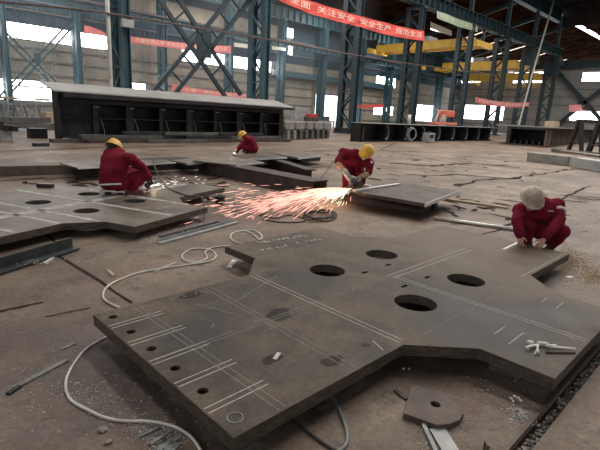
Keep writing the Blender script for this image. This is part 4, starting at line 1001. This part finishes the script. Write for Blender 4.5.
# white strap on the plate
zt = ZT
t = thing('strap', 'white knotted strap with a brown handle lying on the right arm of the big plate', 'strap', G(545, 346, zt))
m = MB(); m.tube(spline([G(526, 348, zt+.015), G(531, 346, zt+.025), G(536, 345.5, zt+.01), G(545, 343, zt+.02), G(551, 346.5, zt+.015), G(560, 347.5, zt+.012), G(575, 349, zt+.012)], 6), .009, 8); m.rc(G(539, 343, zt+.02), G(547, 344, zt+.02), .013, .012); m.rc(G(529.5, 342.5, zt+.018), G(532, 342.5, zt+.018), .017, .014)
m.build('ribbon', 'white_wood', t, smooth=True)
m = MB(); m.tube([G(538, 345, zt+.03), G(537.5, 349, zt+.02), G(535, 354, zt+.008)], .007, 6); m.tube([G(537.5, 349, zt+.02), G(539, 354, zt+.008)], .006, 6); m.tube([G(546, 346, zt+.02), G(556, 345, zt+.02)], .007, 6); m.build('knot', 'white_wood', t, smooth=True)
m = MB(); m.tube([G(546, 352, zt+.008), G(575, 352, zt+.008)], .009, 6); m.build('handle', 'rust_side', t, smooth=True)
# steel rule in hand of marker is built with the worker; paper scraps
for i, (x, y) in enumerate(((403.5, 369), (409, 369), (511, 398.5), (514.5, 396.5), (518, 398), (513, 401.5), (520.5, 400.5))):
    boxthing('paper_scrap', 'paper', 'tiny white scrap on the floor %s' % (('under the inner corner of the plate', 'just right of its twin under the inner plate corner', 'in the cluster by the gravel channel, leftmost', 'in the cluster by the gravel channel, topmost', 'in the cluster by the gravel channel, middle', 'in the cluster by the gravel channel, lowest', 'in the cluster by the gravel channel, rightmost')[i]), 'scrap', G(x, y)+UP*.003, (.018, .012, .006), i*.7, 'white scraps on the floor', 0)
boxthing('paper_scrap', 'paper', 'folded white paper on the floor inside the notch of the big plate', 'paper', G(232, 264)+UP*.004, (.26, .06, .008), .7, None, 0)
boxthing('white_slip', 'paper', 'white slip on the sandy floor right of the far plate arm', 'paper', G(569, 277.3)+UP*.004, (.09, .05, .006), -.4, None, 0)
# gravel channel, chips and stones
rr = random.Random(21)
m = MB()
for k in range(900):
    x = rr.uniform(2.0, 7.2) if k < 250 else rr.uniform(2.1, 4.6); y = rr.uniform(.588, .637); r = rr.uniform(.006, .017)
    m.rock((x, y, -.075+rr.uniform(.0, .055)), r, k)
tag(m.build('gravel', 'gravel'), 'grey gravel and swarf filling the channel in the floor', 'gravel', kind='stuff')
def scatter(name, label, cat, spots, mm, n, r0, r1, z=0, seed=1):
    rr = random.Random(seed); m = MB()
    for k in range(n):
        x, y, sx, sy = rr.choice(spots); p = G(rr.gauss(x, sx), rr.gauss(y, sy), z)
        if -.6 < p.x-CX < .6 and abs(p.y-CY) < 1: pass
        m.rock(p+UP*.002, rr.uniform(r0, r1), k)
    return tag(m.build(name, mm), label, cat, kind='stuff')
scatter('metal_chips', 'pale metal chips scattered on the floor left of the big plate corner', 'chips', [(80, 385, 18, 12), (140, 425, 22, 12), (165, 440, 14, 8), (110, 400, 25, 15), (40, 390, 25, 25)], 'chips', 800, .002, .0075, 0, 2)
scatter('metal_chips', 'small grey chips heaped on the floor around the lug plate', 'chips', [(432, 430, 8, 6), (450, 418, 8, 3), (470, 420, 15, 12), (420, 440, 10, 6), (490, 385, 20, 12)], 'chips', 190, .003, .007, 0, 3)
scatter('metal_chips', 'little pile of bright swarf beside the gravel channel', 'chips', [(505, 408, 8, 3), (518, 415, 6, 4), (524, 418, 5, 4)], 'chips', 220, .003, .007, 0, 4)
scatter('metal_chips', 'grey swarf lying on the floor below the tip of the second plate', 'chips', [(175, 234, 14, 4), (200, 226, 10, 4), (160, 240, 8, 2)], 'chips', 260, .006, .018, 0, 5)
scatter('metal_chips', 'bright flakes lying on the dark angle iron', 'chips', [(30, 261, 20, 2)], 'chips', 90, .004, .010, .03, 6)
scatter('grit', 'dark crumbs strewn over the open floor beyond the plates', 'grit', [(420, 172, 60, 8), (520, 190, 50, 10), (460, 160, 60, 6), (560, 225, 25, 12), (330, 160, 40, 5), (80, 188, 30, 3), (210, 200, 40, 8)], 'groove', 420, .006, .016, 0, 7)
scatter('sand', 'yellow sandy dirt on the floor at the far end of the big plate', 'sand', [(572, 258, 7, 6), (585, 268, 12, 7), (566, 262, 4, 8), (595, 277, 8, 5)], 'sand', 2600, .003, .009, 0, 8)
for i, (x, y, r) in enumerate(((102.5, 431, .026), (109, 443, .022), (106, 389, .01), (111.5, 403, .012), (118, 399.5, .011), (129, 425, .014))):
    m = MB(); m.rock(G(x, y)+UP*r*.4, r, 40+i)
    tag(m.build('slag_lump', 'concrete'), ('large pale slag lump below the white cable', 'smaller slag lump at the bottom beside the large one', 'tiny slag lump above the white cable', 'small tan lump by the cable bend', 'small pale lump right of the tan one', 'pale lump just below the white cable')[i], 'stone', 'slag lumps on the floor at the left')
rr = random.Random(77); m = MB()
for k in range(190):
    x, y, sx, sy = rr.choice([(430, 165, 60, 7), (520, 185, 45, 10), (480, 158, 60, 5), (400, 175, 30, 6), (350, 158, 40, 5), (560, 205, 25, 10), (470, 212, 25, 6), (90, 182, 40, 3), (230, 182, 20, 5)])
    q = G(rr.gauss(x, sx), rr.gauss(y, sy)); d = min(12, (q-EYEP).length); r = d*rr.uniform(.004, .016)
    patch(m, q.x, q.y, r*rr.uniform(1, 2.2), r*rr.uniform(.3, .7), 200+k, 14, .0035, rr.uniform(0, 3.1))
tag(m.build('floor_scale', 'groove'), 'dark flakes and scuffs of scale spread over the open floor', 'scale', kind='stuff')
scatter('dust_patch', 'pale dust heap on the floor left of the big plate', 'dust', [(40, 294, 8, 4)], 'dust', 700, .002, .005, 0, 9)
# ------------------------------------------------------------------ people
from mathutils import noise as mnoise
def hand_shape(m, W, d, n, side, curl, k=1.0, fr=.0088, spread=.02):
    d = d.normalized(); n = (n-d*n.dot(d)).normalized(); s = d.cross(n)*side
    m.rc(W, W+d*.045*k, .026*k, .03*k, 10, (n, .62)); 
    for q in (-1, 1): m.rc(W+d*.02*k+s*q*.012, W+d*.082*k+s*q*.022*k, .02*k, .017*k, 8, (n, .7))
    m.rc(W+d*.045*k, W+d*.075*k, .024*k, .022*k, 8, (n, .6))
    for i, L in enumerate((.070, .080, .074, .058)):
        b = W+d*.085*k+s*((1.5-i)*spread*k); ang = 0; p = b; q0 = W+d*.05*k+s*((1.5-i)*.014*k)
        m.rc(q0, b, fr*1.15, fr*1.1, 8)
        for j, f in enumerate((.45, .32, .23)):
            ang += curl*(.8 if j == 0 else 1.0); e = p+(d*math.cos(ang)+n*math.sin(ang)+s*(1.5-i)*.05).normalized()*L*f*k
            m.rc(p, e, fr*(1-.06*j), fr*(.96-.08*j), 8); p = e
    b = W+d*.02*k+s*.024*k; e = b+(d*.55+s*.7+n*.35).normalized()*.042*k; e2 = e+(d*.85+s*.15+n*.5).normalized()*.032*k
    m.rc(b, e, fr*1.5, fr*1.2, 8); m.rc(e, e2, fr*1.2, fr, 8)
def fold(me, amp, sc, seed):
    me.update()
    for v in me.vertices:
        p = v.co*sc+V3((seed*3.1, seed, 0))
        f = mnoise.noise(p)+.6*mnoise.noise(V3((p.x*2.2, p.y*2.2, p.z*3.4)))
        v.co = v.co+v.normal*amp*f
def person(label, base, j, F, U, helm, gl=None, sk=1.0, mask=False, boots='boot', seed=1, cuff=.92, hands=None, bulk=1.0, tw=1.0, gk=1.08, lg=.93):
    t = thing('person', label, 'person', base)
    g = lambda k: j[k]
    lat = (g('shR')-g('shL')).normalized()
    F = F.normalized(); U = (U-F*U.dot(F)).normalized(); Lh = F.cross(U)      # Lh = the head's own right side
    c = g('head')
    # body: one continuous surface
    m = MB()
    def torso(mm, e):
        for s in (-1, 1):
            o = lat*.055*s*tw
            mm.rc(g('pel')+o, g('waist')+o, .115+e, (.105 if tw == 1 else .122)+e, 14); mm.rc(g('waist')+o, g('chest')+o*1.25, (.105 if tw == 1 else .122)+e, .118+e, 14); mm.rc(g('chest')+o*1.25, g('neck')+o*1.3, .118+e, .072+e, 14)
        mm.rc(g('chest'), g('neck'), .12+e, .075+e, 14)
        mm.rc(g('shR'), g('shL'), .068+e, .068+e, 14)
        for s in 'RL': mm.rc(g('chest').lerp(g('sh'+s), .45), g('sh'+s), .105+e, .07+e, 12)
    def arm(mm, s, e, upto=1.0):
        a, b, w = g('sh'+s), g('el'+s), g('wr'+s)
        mm.rc(a, b, .056+e, .045+e, 12); mm.rc(b, b.lerp(w, upto), .045+e, .031+e*(1.0), 12)
    def leg(mm, s, e, upto=1.0):
        h = g('pel')+lat*(.085 if s == 'R' else -.085)
        a, b = g('kn'+s), g('an'+s)
        mm.rc(h, a, .092+e, .066+e, 14); mm.rc(a, a.lerp(b, .4), .062+e, .058+e, 12); mm.rc(a.lerp(b, .4), a.lerp(b, upto), .058+e, .038+e, 12)
    torso(m, 0)
    for s in 'RL':
        arm(m, s, 0); leg(m, s, 0)
        foot = g('to'+s); m.rc(g('an'+s)-UP*.02, foot+UP*.03, .038, .032, 10)
    m.rc(g('neck'), c-U*.05-F*.015, .06, .055, 12)
    K = 1.0
    m.rc(c+U*.02-F*.03, c+U*.02+F*.022, .088, .082, 14); m.rc(c-U*.02+F*.02, c-U*.082+F*.052, .07, .042, 14)
    m.rc(c+F*.092+U*.005, c+F*.112-U*.028, .009, .016, 8)
    for s in (-1, 1):
        m.rc(c+Lh*.083*s-U*.012-F*.005, c+Lh*.088*s+U*.02-F*.015, .013, .017, 8)
        m.rc(c+F*.084+Lh*.034*s+U*.022, c+F*.09+Lh*.012*s+U*.02, .012, .012, 8); m.rc(c+F*.07+Lh*.045*s-U*.03, c+F*.075+Lh*.035*s-U*.04, .022, .022, 8)
    m.rc(c+F*.092-U*.06-Lh*.016, c+F*.092-U*.06+Lh*.016, .009, .009, 8); m.rc(c+F*.089-U*.074-Lh*.012, c+F*.089-U*.074+Lh*.012, .009, .009, 8)
    hands = hands or {}
    for s in 'RL':
        d, n, cu = hands[s]; hand_shape(m, g('wr'+s), d, n, 1 if s == 'R' else -1, cu)
    me = remeshed(m, .0065, 3); link_mesh('body', me, 'skin', t)
    # eyes and hair
    for s in (-1, 1):
        m = MB(); p = c+F*.079+Lh*.031*s+U*.0; m.rc(p, p+F*.003, .013, .013, 10); m.build('eye', 'mask', t, smooth=True)
    m = MB(); m.rc(c+U*.03-F*.04, c+U*.035+F*.015, .091, .086, 14); m.rc(c-U*.03-F*.055, c+U*.02-F*.04, .06, .082, 12)
    me = remeshed(m, .009, 3); link_mesh('hair', me, 'hair', t)
    # work suit
    m = MB(); torso(m, .026*bulk)
    for s in 'RL': arm(m, s, .024*bulk, cuff)
    ndir = (c-g('neck')).normalized(); m.rc(g('neck')-ndir*.03, g('neck')+ndir*.035, .088, .078, 14)
    me = remeshed(m, .011, 5); fold(me, .010, 9, seed); jk = link_mesh('jacket', me, 'suit', t)
    m = MB()
    for s in (-1, 1): m.rc(g('pel')+lat*.06*s*tw, g('pel').lerp(g('waist'), .55)+lat*.055*s*tw, .14*bulk, .128*bulk, 14)
    for s in 'RL': leg(m, s, .024*bulk, lg)
    me = remeshed(m, .011, 5); fold(me, .009, 9, seed+4); link_mesh('trousers', me, 'suit', t)
    for s in 'RL':
        m = MB(); a = g('an'+s); to = g('to'+s); dd = (to-a); dd.z = 0; dd.normalize(); hl = a-dd*.05; hl = V3((hl.x, hl.y, to.z))
        m.rc(hl+UP*.045, to+UP*.04-dd*.04, .045, .043, 12); m.rc(a+(j['kn'+s]-a).normalized()*.11, hl+UP*.05+dd*.03, .06, .05, 12); m.rc(hl+UP*.012, to+UP*.012-dd*.03, .043, .042, 12)
        me = remeshed(m, .009, 3); link_mesh('boot', me, boots, t)
        if gl:
            m = MB(); d, n, cu = hands[s]; hand_shape(m, g('wr'+s), d, n, 1 if s == 'R' else -1, cu, gk, .0125*gk, .022); m.rc(g('wr'+s)-d.normalized()*.07*gk, g('wr'+s)+d.normalized()*.01, .045*gk, .036*gk, 12)
            me = remeshed(m, .007, 3); link_mesh('glove', me, gl, t)
    # helmet
    o = c+U*.048-F*.008; X = Matrix((Lh*.121, F*.142, U*.125)).transposed().to_4x4(); X.translation = o
    m = MB(); m.lathe([(0, 1), (.3, .965), (.58, .83), (.8, .62), (.93, .36), (.99, .1), (1.0, 0), (1.16, -.10), (1.16, -.15), (1.0, -.07), (.95, .05), (.85, .45), (.55, .75), (0, .9)], 30, X)
    hp = m.build('helmet', helm, t, smooth=True)
    m = MB(); n_ = 12; vs = []
    for k in range(n_+1):
        a = PI*(.18+.64*k/n_); e = V3((math.cos(a), math.sin(a), 0)); vs.append([m.bm.verts.new(X@V3((e.x*r, e.y*r+(.0 if r < 1.1 else .16*math.sin(a)), z))) for r, z in ((1.0, -.01), (1.2, -.15), (1.2, -.20), (1.0, -.09))])
    for p, q in zip(vs, vs[1:]):
        for k in range(4): m.bm.faces.new((p[k], q[k], q[(k+1) % 4], p[(k+1) % 4]))
    m.build('peak', helm, hp, smooth=True)
    m = MB(); m.tube([X@V3((0, math.cos(a)*1.0, math.sin(a)*1.015)) for a in [PI*(.16+.68*k/10) for k in range(11)]], .011, 8); m.build('ridge', helm, hp, smooth=True)
    if mask:
        m = MB(); m.rc(c+F*.085-U*.035, c+F*.085-U*.065, .045, .04, 12); me = remeshed(m, .008, 2); mk = link_mesh('face_mask', me, 'mask', t)
    return t, jk
def dirs(r, h, u): return RT*r+HD*h+UP*u
# --- worker marking the far end of the big plate
D0 = 5.78
gR = lambda x, y, d, z=None: J(x, y, d)
flr = lambda x, y, z=0: V3((x, y, z))
j = dict(pel=J(551, 233.5, D0+.20), waist=J(549.5, 222, D0+.20), chest=J(544, 212, D0+.0), neck=J(538, 204.5, D0-.13), shR=J(520.5, 210, D0-.12), shL=J(557, 205, D0-.02),
         elR=J(517, 222, D0-.26), wrR=J(520, 236, D0-.36), elL=J(559.5, 220, D0-.2), wrL=J(544, 239.5, D0-.36), head=J(531.5, 200, D0-.27),
         knR=J(524, 223, D0-.16), knL=J(563.5, 231.5, D0-.10))
for s, px in (('R', (529, 246)), ('L', (549, 249))):
    b = J(px[0], px[1], D0+.10); b.z = .08; j['an'+s] = b; b2 = b-HD*.2+RT*(-.03 if s == 'R' else .0); b2.z = 0; j['to'+s] = b2
marker, jk = person('person in maroon suit and dirty white helmet crouching at the big plate far end', V3((j['anR']+j['anL'])/2*1).xy.to_3d(), j, dirs(-.10, -.80, -.60), dirs(-.06, -.46, .89), 'helmet_white', None, seed=2, cuff=.9, lg=.7,
    hands={'R': (J(520.5, 241, D0-.38)-j['wrR'], dirs(.6, .5, -.2), .55), 'L': (J(539, 246, D0-.4)-j['wrL'], dirs(-.3, .3, -.9), .5)})
m = MB(); a = j['shL'].lerp(j['elL'], .45); m.rc(a-V3((0, 0, .012)), a+V3((0, 0, .012)), .088, .088, 14)
me = remeshed(m, .01, 2); 
m = MB(); d = (j['elL']-j['shL']).normalized(); m.tube([a-d*.018, a+d*.018], .090, 16); m.build('reflective_band', 'reflect', jk, smooth=True)
m = MB(); p = j['chest'].lerp(j['neck'], .45)-HD*.13+RT*.05; m.box(p, (.07, .012, .018), Matrix.Rotation(math.radians(-45), 4, 'Z')); m.build('name_tag', 'reflect', jk)
a = G(520.5, 242.5, ZT); m = MB(); m.tube([a+UP*.002, a+UP*.07+RT*.015], .006, 8); tag(m.build('marker_chalk', 'chalk'), 'stick of chalk held by the marking worker at the far end of the big plate', 'chalk')
m = MB(); a = G(504, 249.5, ZT); b_ = G(518, 242.5, ZT); m.bar(a+UP*.003, b_+UP*.003, .035, .004); tag(m.build('steel_rule', 'tube_steel'), 'short bright steel rule on the plate under the hand of the marking worker', 'rule')
# --- kneeling worker with the grinder in the middle
D1 = 9.25
j = dict(pel=J(353, 167, D1+.28), waist=J(353, 161, D1+.16), chest=J(354, 158.5, D1+.02), neck=J(360, 155.5, D1-.12), shR=J(343.5, 152.5, D1-.02), shL=J(369.5, 163, D1-.12),
         elR=J(338, 161.5, D1-.22), wrR=J(342, 168.5, D1-.36), elL=J(369, 172, D1-.26), wrL=J(361.5, 176.5, D1-.42), head=J(366.5, 153, D1-.27),
         knR=J(347, 175.5, D1-.1), knL=J(362, 177, D1-.12))
for s, px in (('R', (346, 188)), ('L', (360, 186))):
    b = J(px[0], px[1], D1+.22); b.z = .08; j['an'+s] = b; b2 = b-HD*.2; b2.z = 0; j['to'+s] = b2
bs = (j['anR']+j['anL'])/2; bs.z = 0
kneel, jk = person('person in maroon suit, yellow helmet and white mask grinding amid sparks', bs, j, dirs(-.55, -.62, -.55), dirs(.22, -.36, .9), 'helmet_yellow', 'glove_tan', mask=True, seed=5, cuff=.72, bulk=1.2, tw=1.35, gk=1.4,
    hands={'R': (J(346, 172.5, D1-.40)-j['wrR'], dirs(.5, -.2, -.5), .6), 'L': (J(356, 178.5, D1-.46)-j['wrL'], dirs(-.2, -.3, -.8), .6)})
m = MB(); p = j['shL']-HD*.06-RT*.0+UP*.03; m.box(p+RT*.03-HD*.04, (.05, .015, .05), Matrix.Rotation(math.radians(-45), 4, 'Z')); m.build('badge', 'mask', jk)
def grinder(label, rear, head, disc_n, s=1.0):
    t = thing('angle_grinder', label, 'grinder', head)
    d = (head-rear).normalized(); nn = (disc_n-d*disc_n.dot(d)).normalized(); L = (head-rear).length
    m = MB(); m.tube([rear, rear+d*L*.1, rear+d*L*.45, rear+d*L*.75, rear+d*L*.8], [.025*s, .036*s, .038*s, .042*s, .038*s], 12); m.build('motor_body', 'tool_grey', t, smooth=True)
    m = MB(); m.rc(head-d*L*.22, head, .04*s, .042*s, 12); m.rc(head, head+nn*.045*s, .03*s, .022*s, 10); m.build('gear_head', 'tool_dark', t, smooth=True)
    q = Matrix((nn.cross(d), d, nn)).transposed().to_4x4(); q.translation = head+nn*.055*s+d*.03*s
    m = MB(); m.lathe([(0, -.002), (.088*s, -.002), (.088*s, .002), (0, .002)], 28, q); m.build('cutting_disc', 'disc', t)
    m = MB(); pr = [V3((math.cos(a)*.095*s, math.sin(a)*.095*s, z)) for a in [PI+k*PI/10 for k in range(11)] for z in (-.022, .008)]
    vs = [m.bm.verts.new(q@p) for p in pr]
    for k in range(10): m.bm.faces.new((vs[2*k], vs[2*k+1], vs[2*k+3], vs[2*k+2]))
    c0 = m.bm.verts.new(q@V3((0, 0, -.022)))
    for k in range(10): m.bm.faces.new((c0, vs[2*k], vs[2*k+2]))
    m.build('guard', 'tool_grey', t)
    sd = nn.cross(d); m = MB(); m.tube([head+sd*.03*s, head+sd*.05*s, head+sd*.15*s], [.012*s, .018*s, .02*s], 10); m.build('side_handle', 'tool_dark', t, smooth=True)
    return t
tipM = J(354.5, 186.5, D1-.52)
grinder('grey angle grinder in the tan gloves of the masked worker, throwing the long sparks', J(342.5, 169.5, D1-.44), J(353.5, 183, D1-.54), dirs(.75, .25, -.6), 1.5)
# --- worker at the left with his back turned
D2 = 7.62
j = dict(pel=J(114.5, 181, D2-.02), waist=J(113, 171, D2-.06), chest=J(115, 161.5, D2+.0), neck=J(114.5, 154, D2+.12), shR=J(131, 159, D2-.02), shL=J(107, 159, D2+.12),
         elR=J(142.5, 167.5, D2+.1), wrR=J(149, 177.5, D2+.28), elL=J(124, 168, D2+.5), wrL=J(145, 178.5, D2+.52), head=J(113.8, 149, D2+.22),
         knR=J(144.5, 174.5, D2+.16), knL=J(137, 174.5, D2+.46))
for s, px, dd in (('R', (131, 193), 0), ('L', (126, 190), .33)):
    b = J(px[0], px[1], D2+.0+dd); b.z = .19+.085; j['an'+s] = b; b2 = b+dirs(.2, .06, 0); b2.z = .19; j['to'+s] = b2
bs = (j['anR']+j['anL'])/2; bs.z = .19
leftp, jk = person('person in maroon suit and yellow helmet squatting with back turned on the second plate', bs, j, dirs(.35, .80, -.55), dirs(.02, .34, .92), 'helmet_yellow', 'glove_dark', boots='boot_brown', seed=8, cuff=.95, bulk=1.3, tw=1.45,
    hands={'R': (J(151.5, 180.5, D2+.33)-j['wrR'], dirs(-.3, .2, -.8), .7), 'L': (J(149.5, 181.5, D2+.5)-j['wrL'], dirs(.2, -.6, -.5), .7)})
grinder('dark angle grinder in the hand of the worker with his back turned', J(153, 181.5, D2+.42), J(147, 185.5, D2+.50), dirs(0, .4, -.9), 1.1)
# stool under him
sb = J(114, 194, D2-.02); sb.z = .19
t = thing('work_stool', 'low stool with pale wooden rails under the worker with his back turned', 'stool', sb, math.radians(-44))
zs = J(114, 191.5, D2-.02).z-.19
m = MB(); m.box((0, 0, max(.06, zs)), (.40, .2, .025)); m.build('seat', 'white_wood', t, world=False)
for s in (-.1, .1):
    m = MB(); m.box((s, 0, max(.06, zs)/2-.006), (.05, .16, max(.06, zs)-.012)); m.build('leg', 'dark_steel', t, world=False)
a = J(98, 184.7, D2-.36); b_ = J(121, 184, D2-.36); m = MB(); m.bar(a, b_, .02, .022); m.build('back_rail', 'white_wood', t)
# --- far worker
D3 = 14.9
j = dict(pel=J(253.2, 148.0, D3+.02), waist=J(252.6, 144.5, D3), chest=J(249.8, 140.2, D3-.02), neck=J(246.2, 138.2, D3-.03), shR=J(247.5, 139, D3+.16), shL=J(247.4, 139.5, D3-.18),
         elR=J(241.5, 144.5, D3+.2), wrR=J(238, 148.5, D3+.12), elL=J(242.2, 145.5, D3-.22), wrL=J(238.2, 149.5, D3-.14), head=J(243, 136.4, D3-.04),
         knR=J(243.5, 147, D3+.17), knL=J(244.5, 147.5, D3-.19))
for s, px, dd in (('R', (249, 154), .1), ('L', (251, 154.5), -.12)):
    b = J(px[0], px[1], D3+dd); b.z = ZR+.085; j['an'+s] = b; b2 = b+dirs(-.2, 0, 0); b2.z = ZR; j['to'+s] = b2
bs = (j['anR']+j['anL'])/2; bs.z = ZR
farp, jk = person('person in red suit and yellow helmet crouching far off before the dark girder', bs, j, dirs(-.8, -.15, -.58), dirs(-.52, -.1, .84), 'helmet_yellow', 'glove_dark', seed=11, cuff=.95, bulk=1.25,
    hands={'R': (dirs(-.5, -.2, -.8), dirs(.5, 0, -.5), .7), 'L': (dirs(-.5, .2, -.8), dirs(.5, 0, -.5), .7)})
grinder('small grinder held by the far crouching worker', J(239.5, 149, D3), J(236, 151.5, D3), dirs(-.3, 0, -.9), 1.1)
# ------------------------------------------------------------------ sparks: short glowing slivers of steel
def sparks(label, O, spots, n, r, seed, mm, tmin=.05, tmax=1.0, slen=(.03, .12), hump=.12, power=1.0):
    rr = random.Random(seed); m = MB()
    for k in range(n):
        x, y, sx, sy = rr.choice(spots); E = G(rr.gauss(x, sx), rr.gauss(y, sy), max(.01, rr.gauss(.03, .05)))
        s = tmin+(tmax-tmin)*rr.random()**power; L = rr.uniform(*slen)
        P = lambda q: O.lerp(E, q)+UP*hump*4*q*(1-q)
        dist = (E-O).length; a = P(s); b = P(min(1.0, s+L/max(.2, dist)))
        if (b-a).length < .005: continue
        w = r*rr.uniform(.5, 1.3); m.tube([a, a.lerp(b, .5), b], [w*.3, w, w*.25], 4)
    return tag(m.build('sparks', mm), label, 'sparks', kind='stuff')
O = J(352, 188.5, D1-.55)
sparks('white-hot sparks in a tight fan right beside the kneeling grinder worker', O, [(285, 203, 22, 4), (300, 204, 12, 5), (270, 208, 16, 4)], 110, .007, 1, 'spark_hot', 0, .45, (.12, .45), .04, 1.5)
sparks('long fan of orange sparks flying across the floor from the kneeling worker', O, [(262, 212, 22, 6), (245, 214, 12, 4), (285, 213, 20, 5), (275, 205, 25, 4)], 620, .0055, 2, 'spark', .05, 1, (.08, .35), .08)
sparks('stray pink sparks scattered over the floor before the second plate', O, [(225, 205, 25, 9), (200, 212, 22, 8), (240, 195, 30, 6), (290, 190, 14, 5), (190, 195, 20, 6)], 150, .006, 3, 'spark', .45, 1, (.06, .22), .05, .6)
sparks('swarm of sparks low beside the flame-cut plate', O, [(320, 206, 10, 5), (330, 203, 8, 4)], 70, .007, 4, 'spark_hot', .1, 1, (.05, .16), .03)
O2 = J(146, 187, D2+.5)
sparks('pale sparks spreading over the second plate from the worker with his back turned', O2, [(185, 186, 14, 3), (200, 180, 10, 3), (165, 188, 8, 2)], 60, .006, 5, 'spark_white', .05, 1, (.05, .2), .04)
sparks('bright burst of sparks at the grinder of the worker with his back turned', O2, [(158, 186, 5, 1.5), (142, 189, 3, 1.5)], 36, .006, 6, 'spark_white', .0, .8, (.04, .14), .02)
O3 = J(235, 152.5, D3)
sparks('tiny bright flare at the tool of the far crouching worker', O3, [(233, 155, 1.5, 1), (236, 155, 1, 1)], 26, .016, 7, 'spark_hot', 0, .6, (.05, .12), .02)
def plight(name, loc, col, e, r=.05):
    l = bpy.data.lights.new(name, 'POINT'); l.energy = e; l.color = col; l.shadow_soft_size = r
    o = bpy.data.objects.new(name, l); COL.objects.link(o); o.location = loc
plight('spark_light', O+UP*.08-RT*.5-HD*.15, (1, .62, .35), 7, .15)
plight('spark_light', O2+UP*.05+RT*.12, (1, .75, .5), 1, .05)
plight('spark_light', O3+UP*.05-RT*.1, (1, .85, .7), 4, .05)
# ------------------------------------------------------------------ daylight
w = bpy.data.worlds.new('world'); SC.world = w; w.use_nodes = True
bg = w.node_tree.nodes['Background']; bg.inputs[0].default_value = (.86, .93, 1, 1); bg.inputs[1].default_value = 4.0
def area(x, y, z, sx, sy, e, col=(1, .945, .87)):
    l = bpy.data.lights.new('roof_light', 'AREA'); l.shape = 'RECTANGLE'; l.size = sx; l.size_y = sy; l.energy = e; l.color = col
    o = bpy.data.objects.new('roof_light', l); COL.objects.link(o); o.location = (x, y, z)
    return o
for x, e in ((3, 1300), (16, 3200), (30, 4200), (46, 4800)): area(x, 11, 21, 3.0, 26, e*LK)
for x in (12, 30, 48, 66): area(x, 40, 15.2, 3, 12, 1500*LK)
area(72, 8, 20, 4, 26, 4000*LK); 
if HAZE:
    hm = bpy.data.materials.new('haze'); hm.use_nodes = True; n = hm.node_tree.nodes; l = hm.node_tree.links; n.clear()
    vo = n.new('ShaderNodeVolumeScatter'); vo.inputs['Density'].default_value = HAZE; vo.inputs['Anisotropy'].default_value = .35; vo.inputs['Color'].default_value = (.86, .93, 1, 1)
    ou = n.new('ShaderNodeOutputMaterial'); l.new(vo.outputs[0], ou.inputs['Volume']); MATS['haze'] = hm
    m = MB(); m.span((-15, 33, .02), (44, 49.8, 14.6)); o = m.build('haze', 'haze', keep=True); tag(o, 'thin blue haze of welding smoke hanging before the back wall', 'haze', kind='stuff')
SC.view_settings.view_transform = 'Standard'; SC.view_settings.look = 'None'; SC.view_settings.gamma = 1; SC.view_settings.use_curve_mapping = False
SC.view_settings.exposure = EXPO
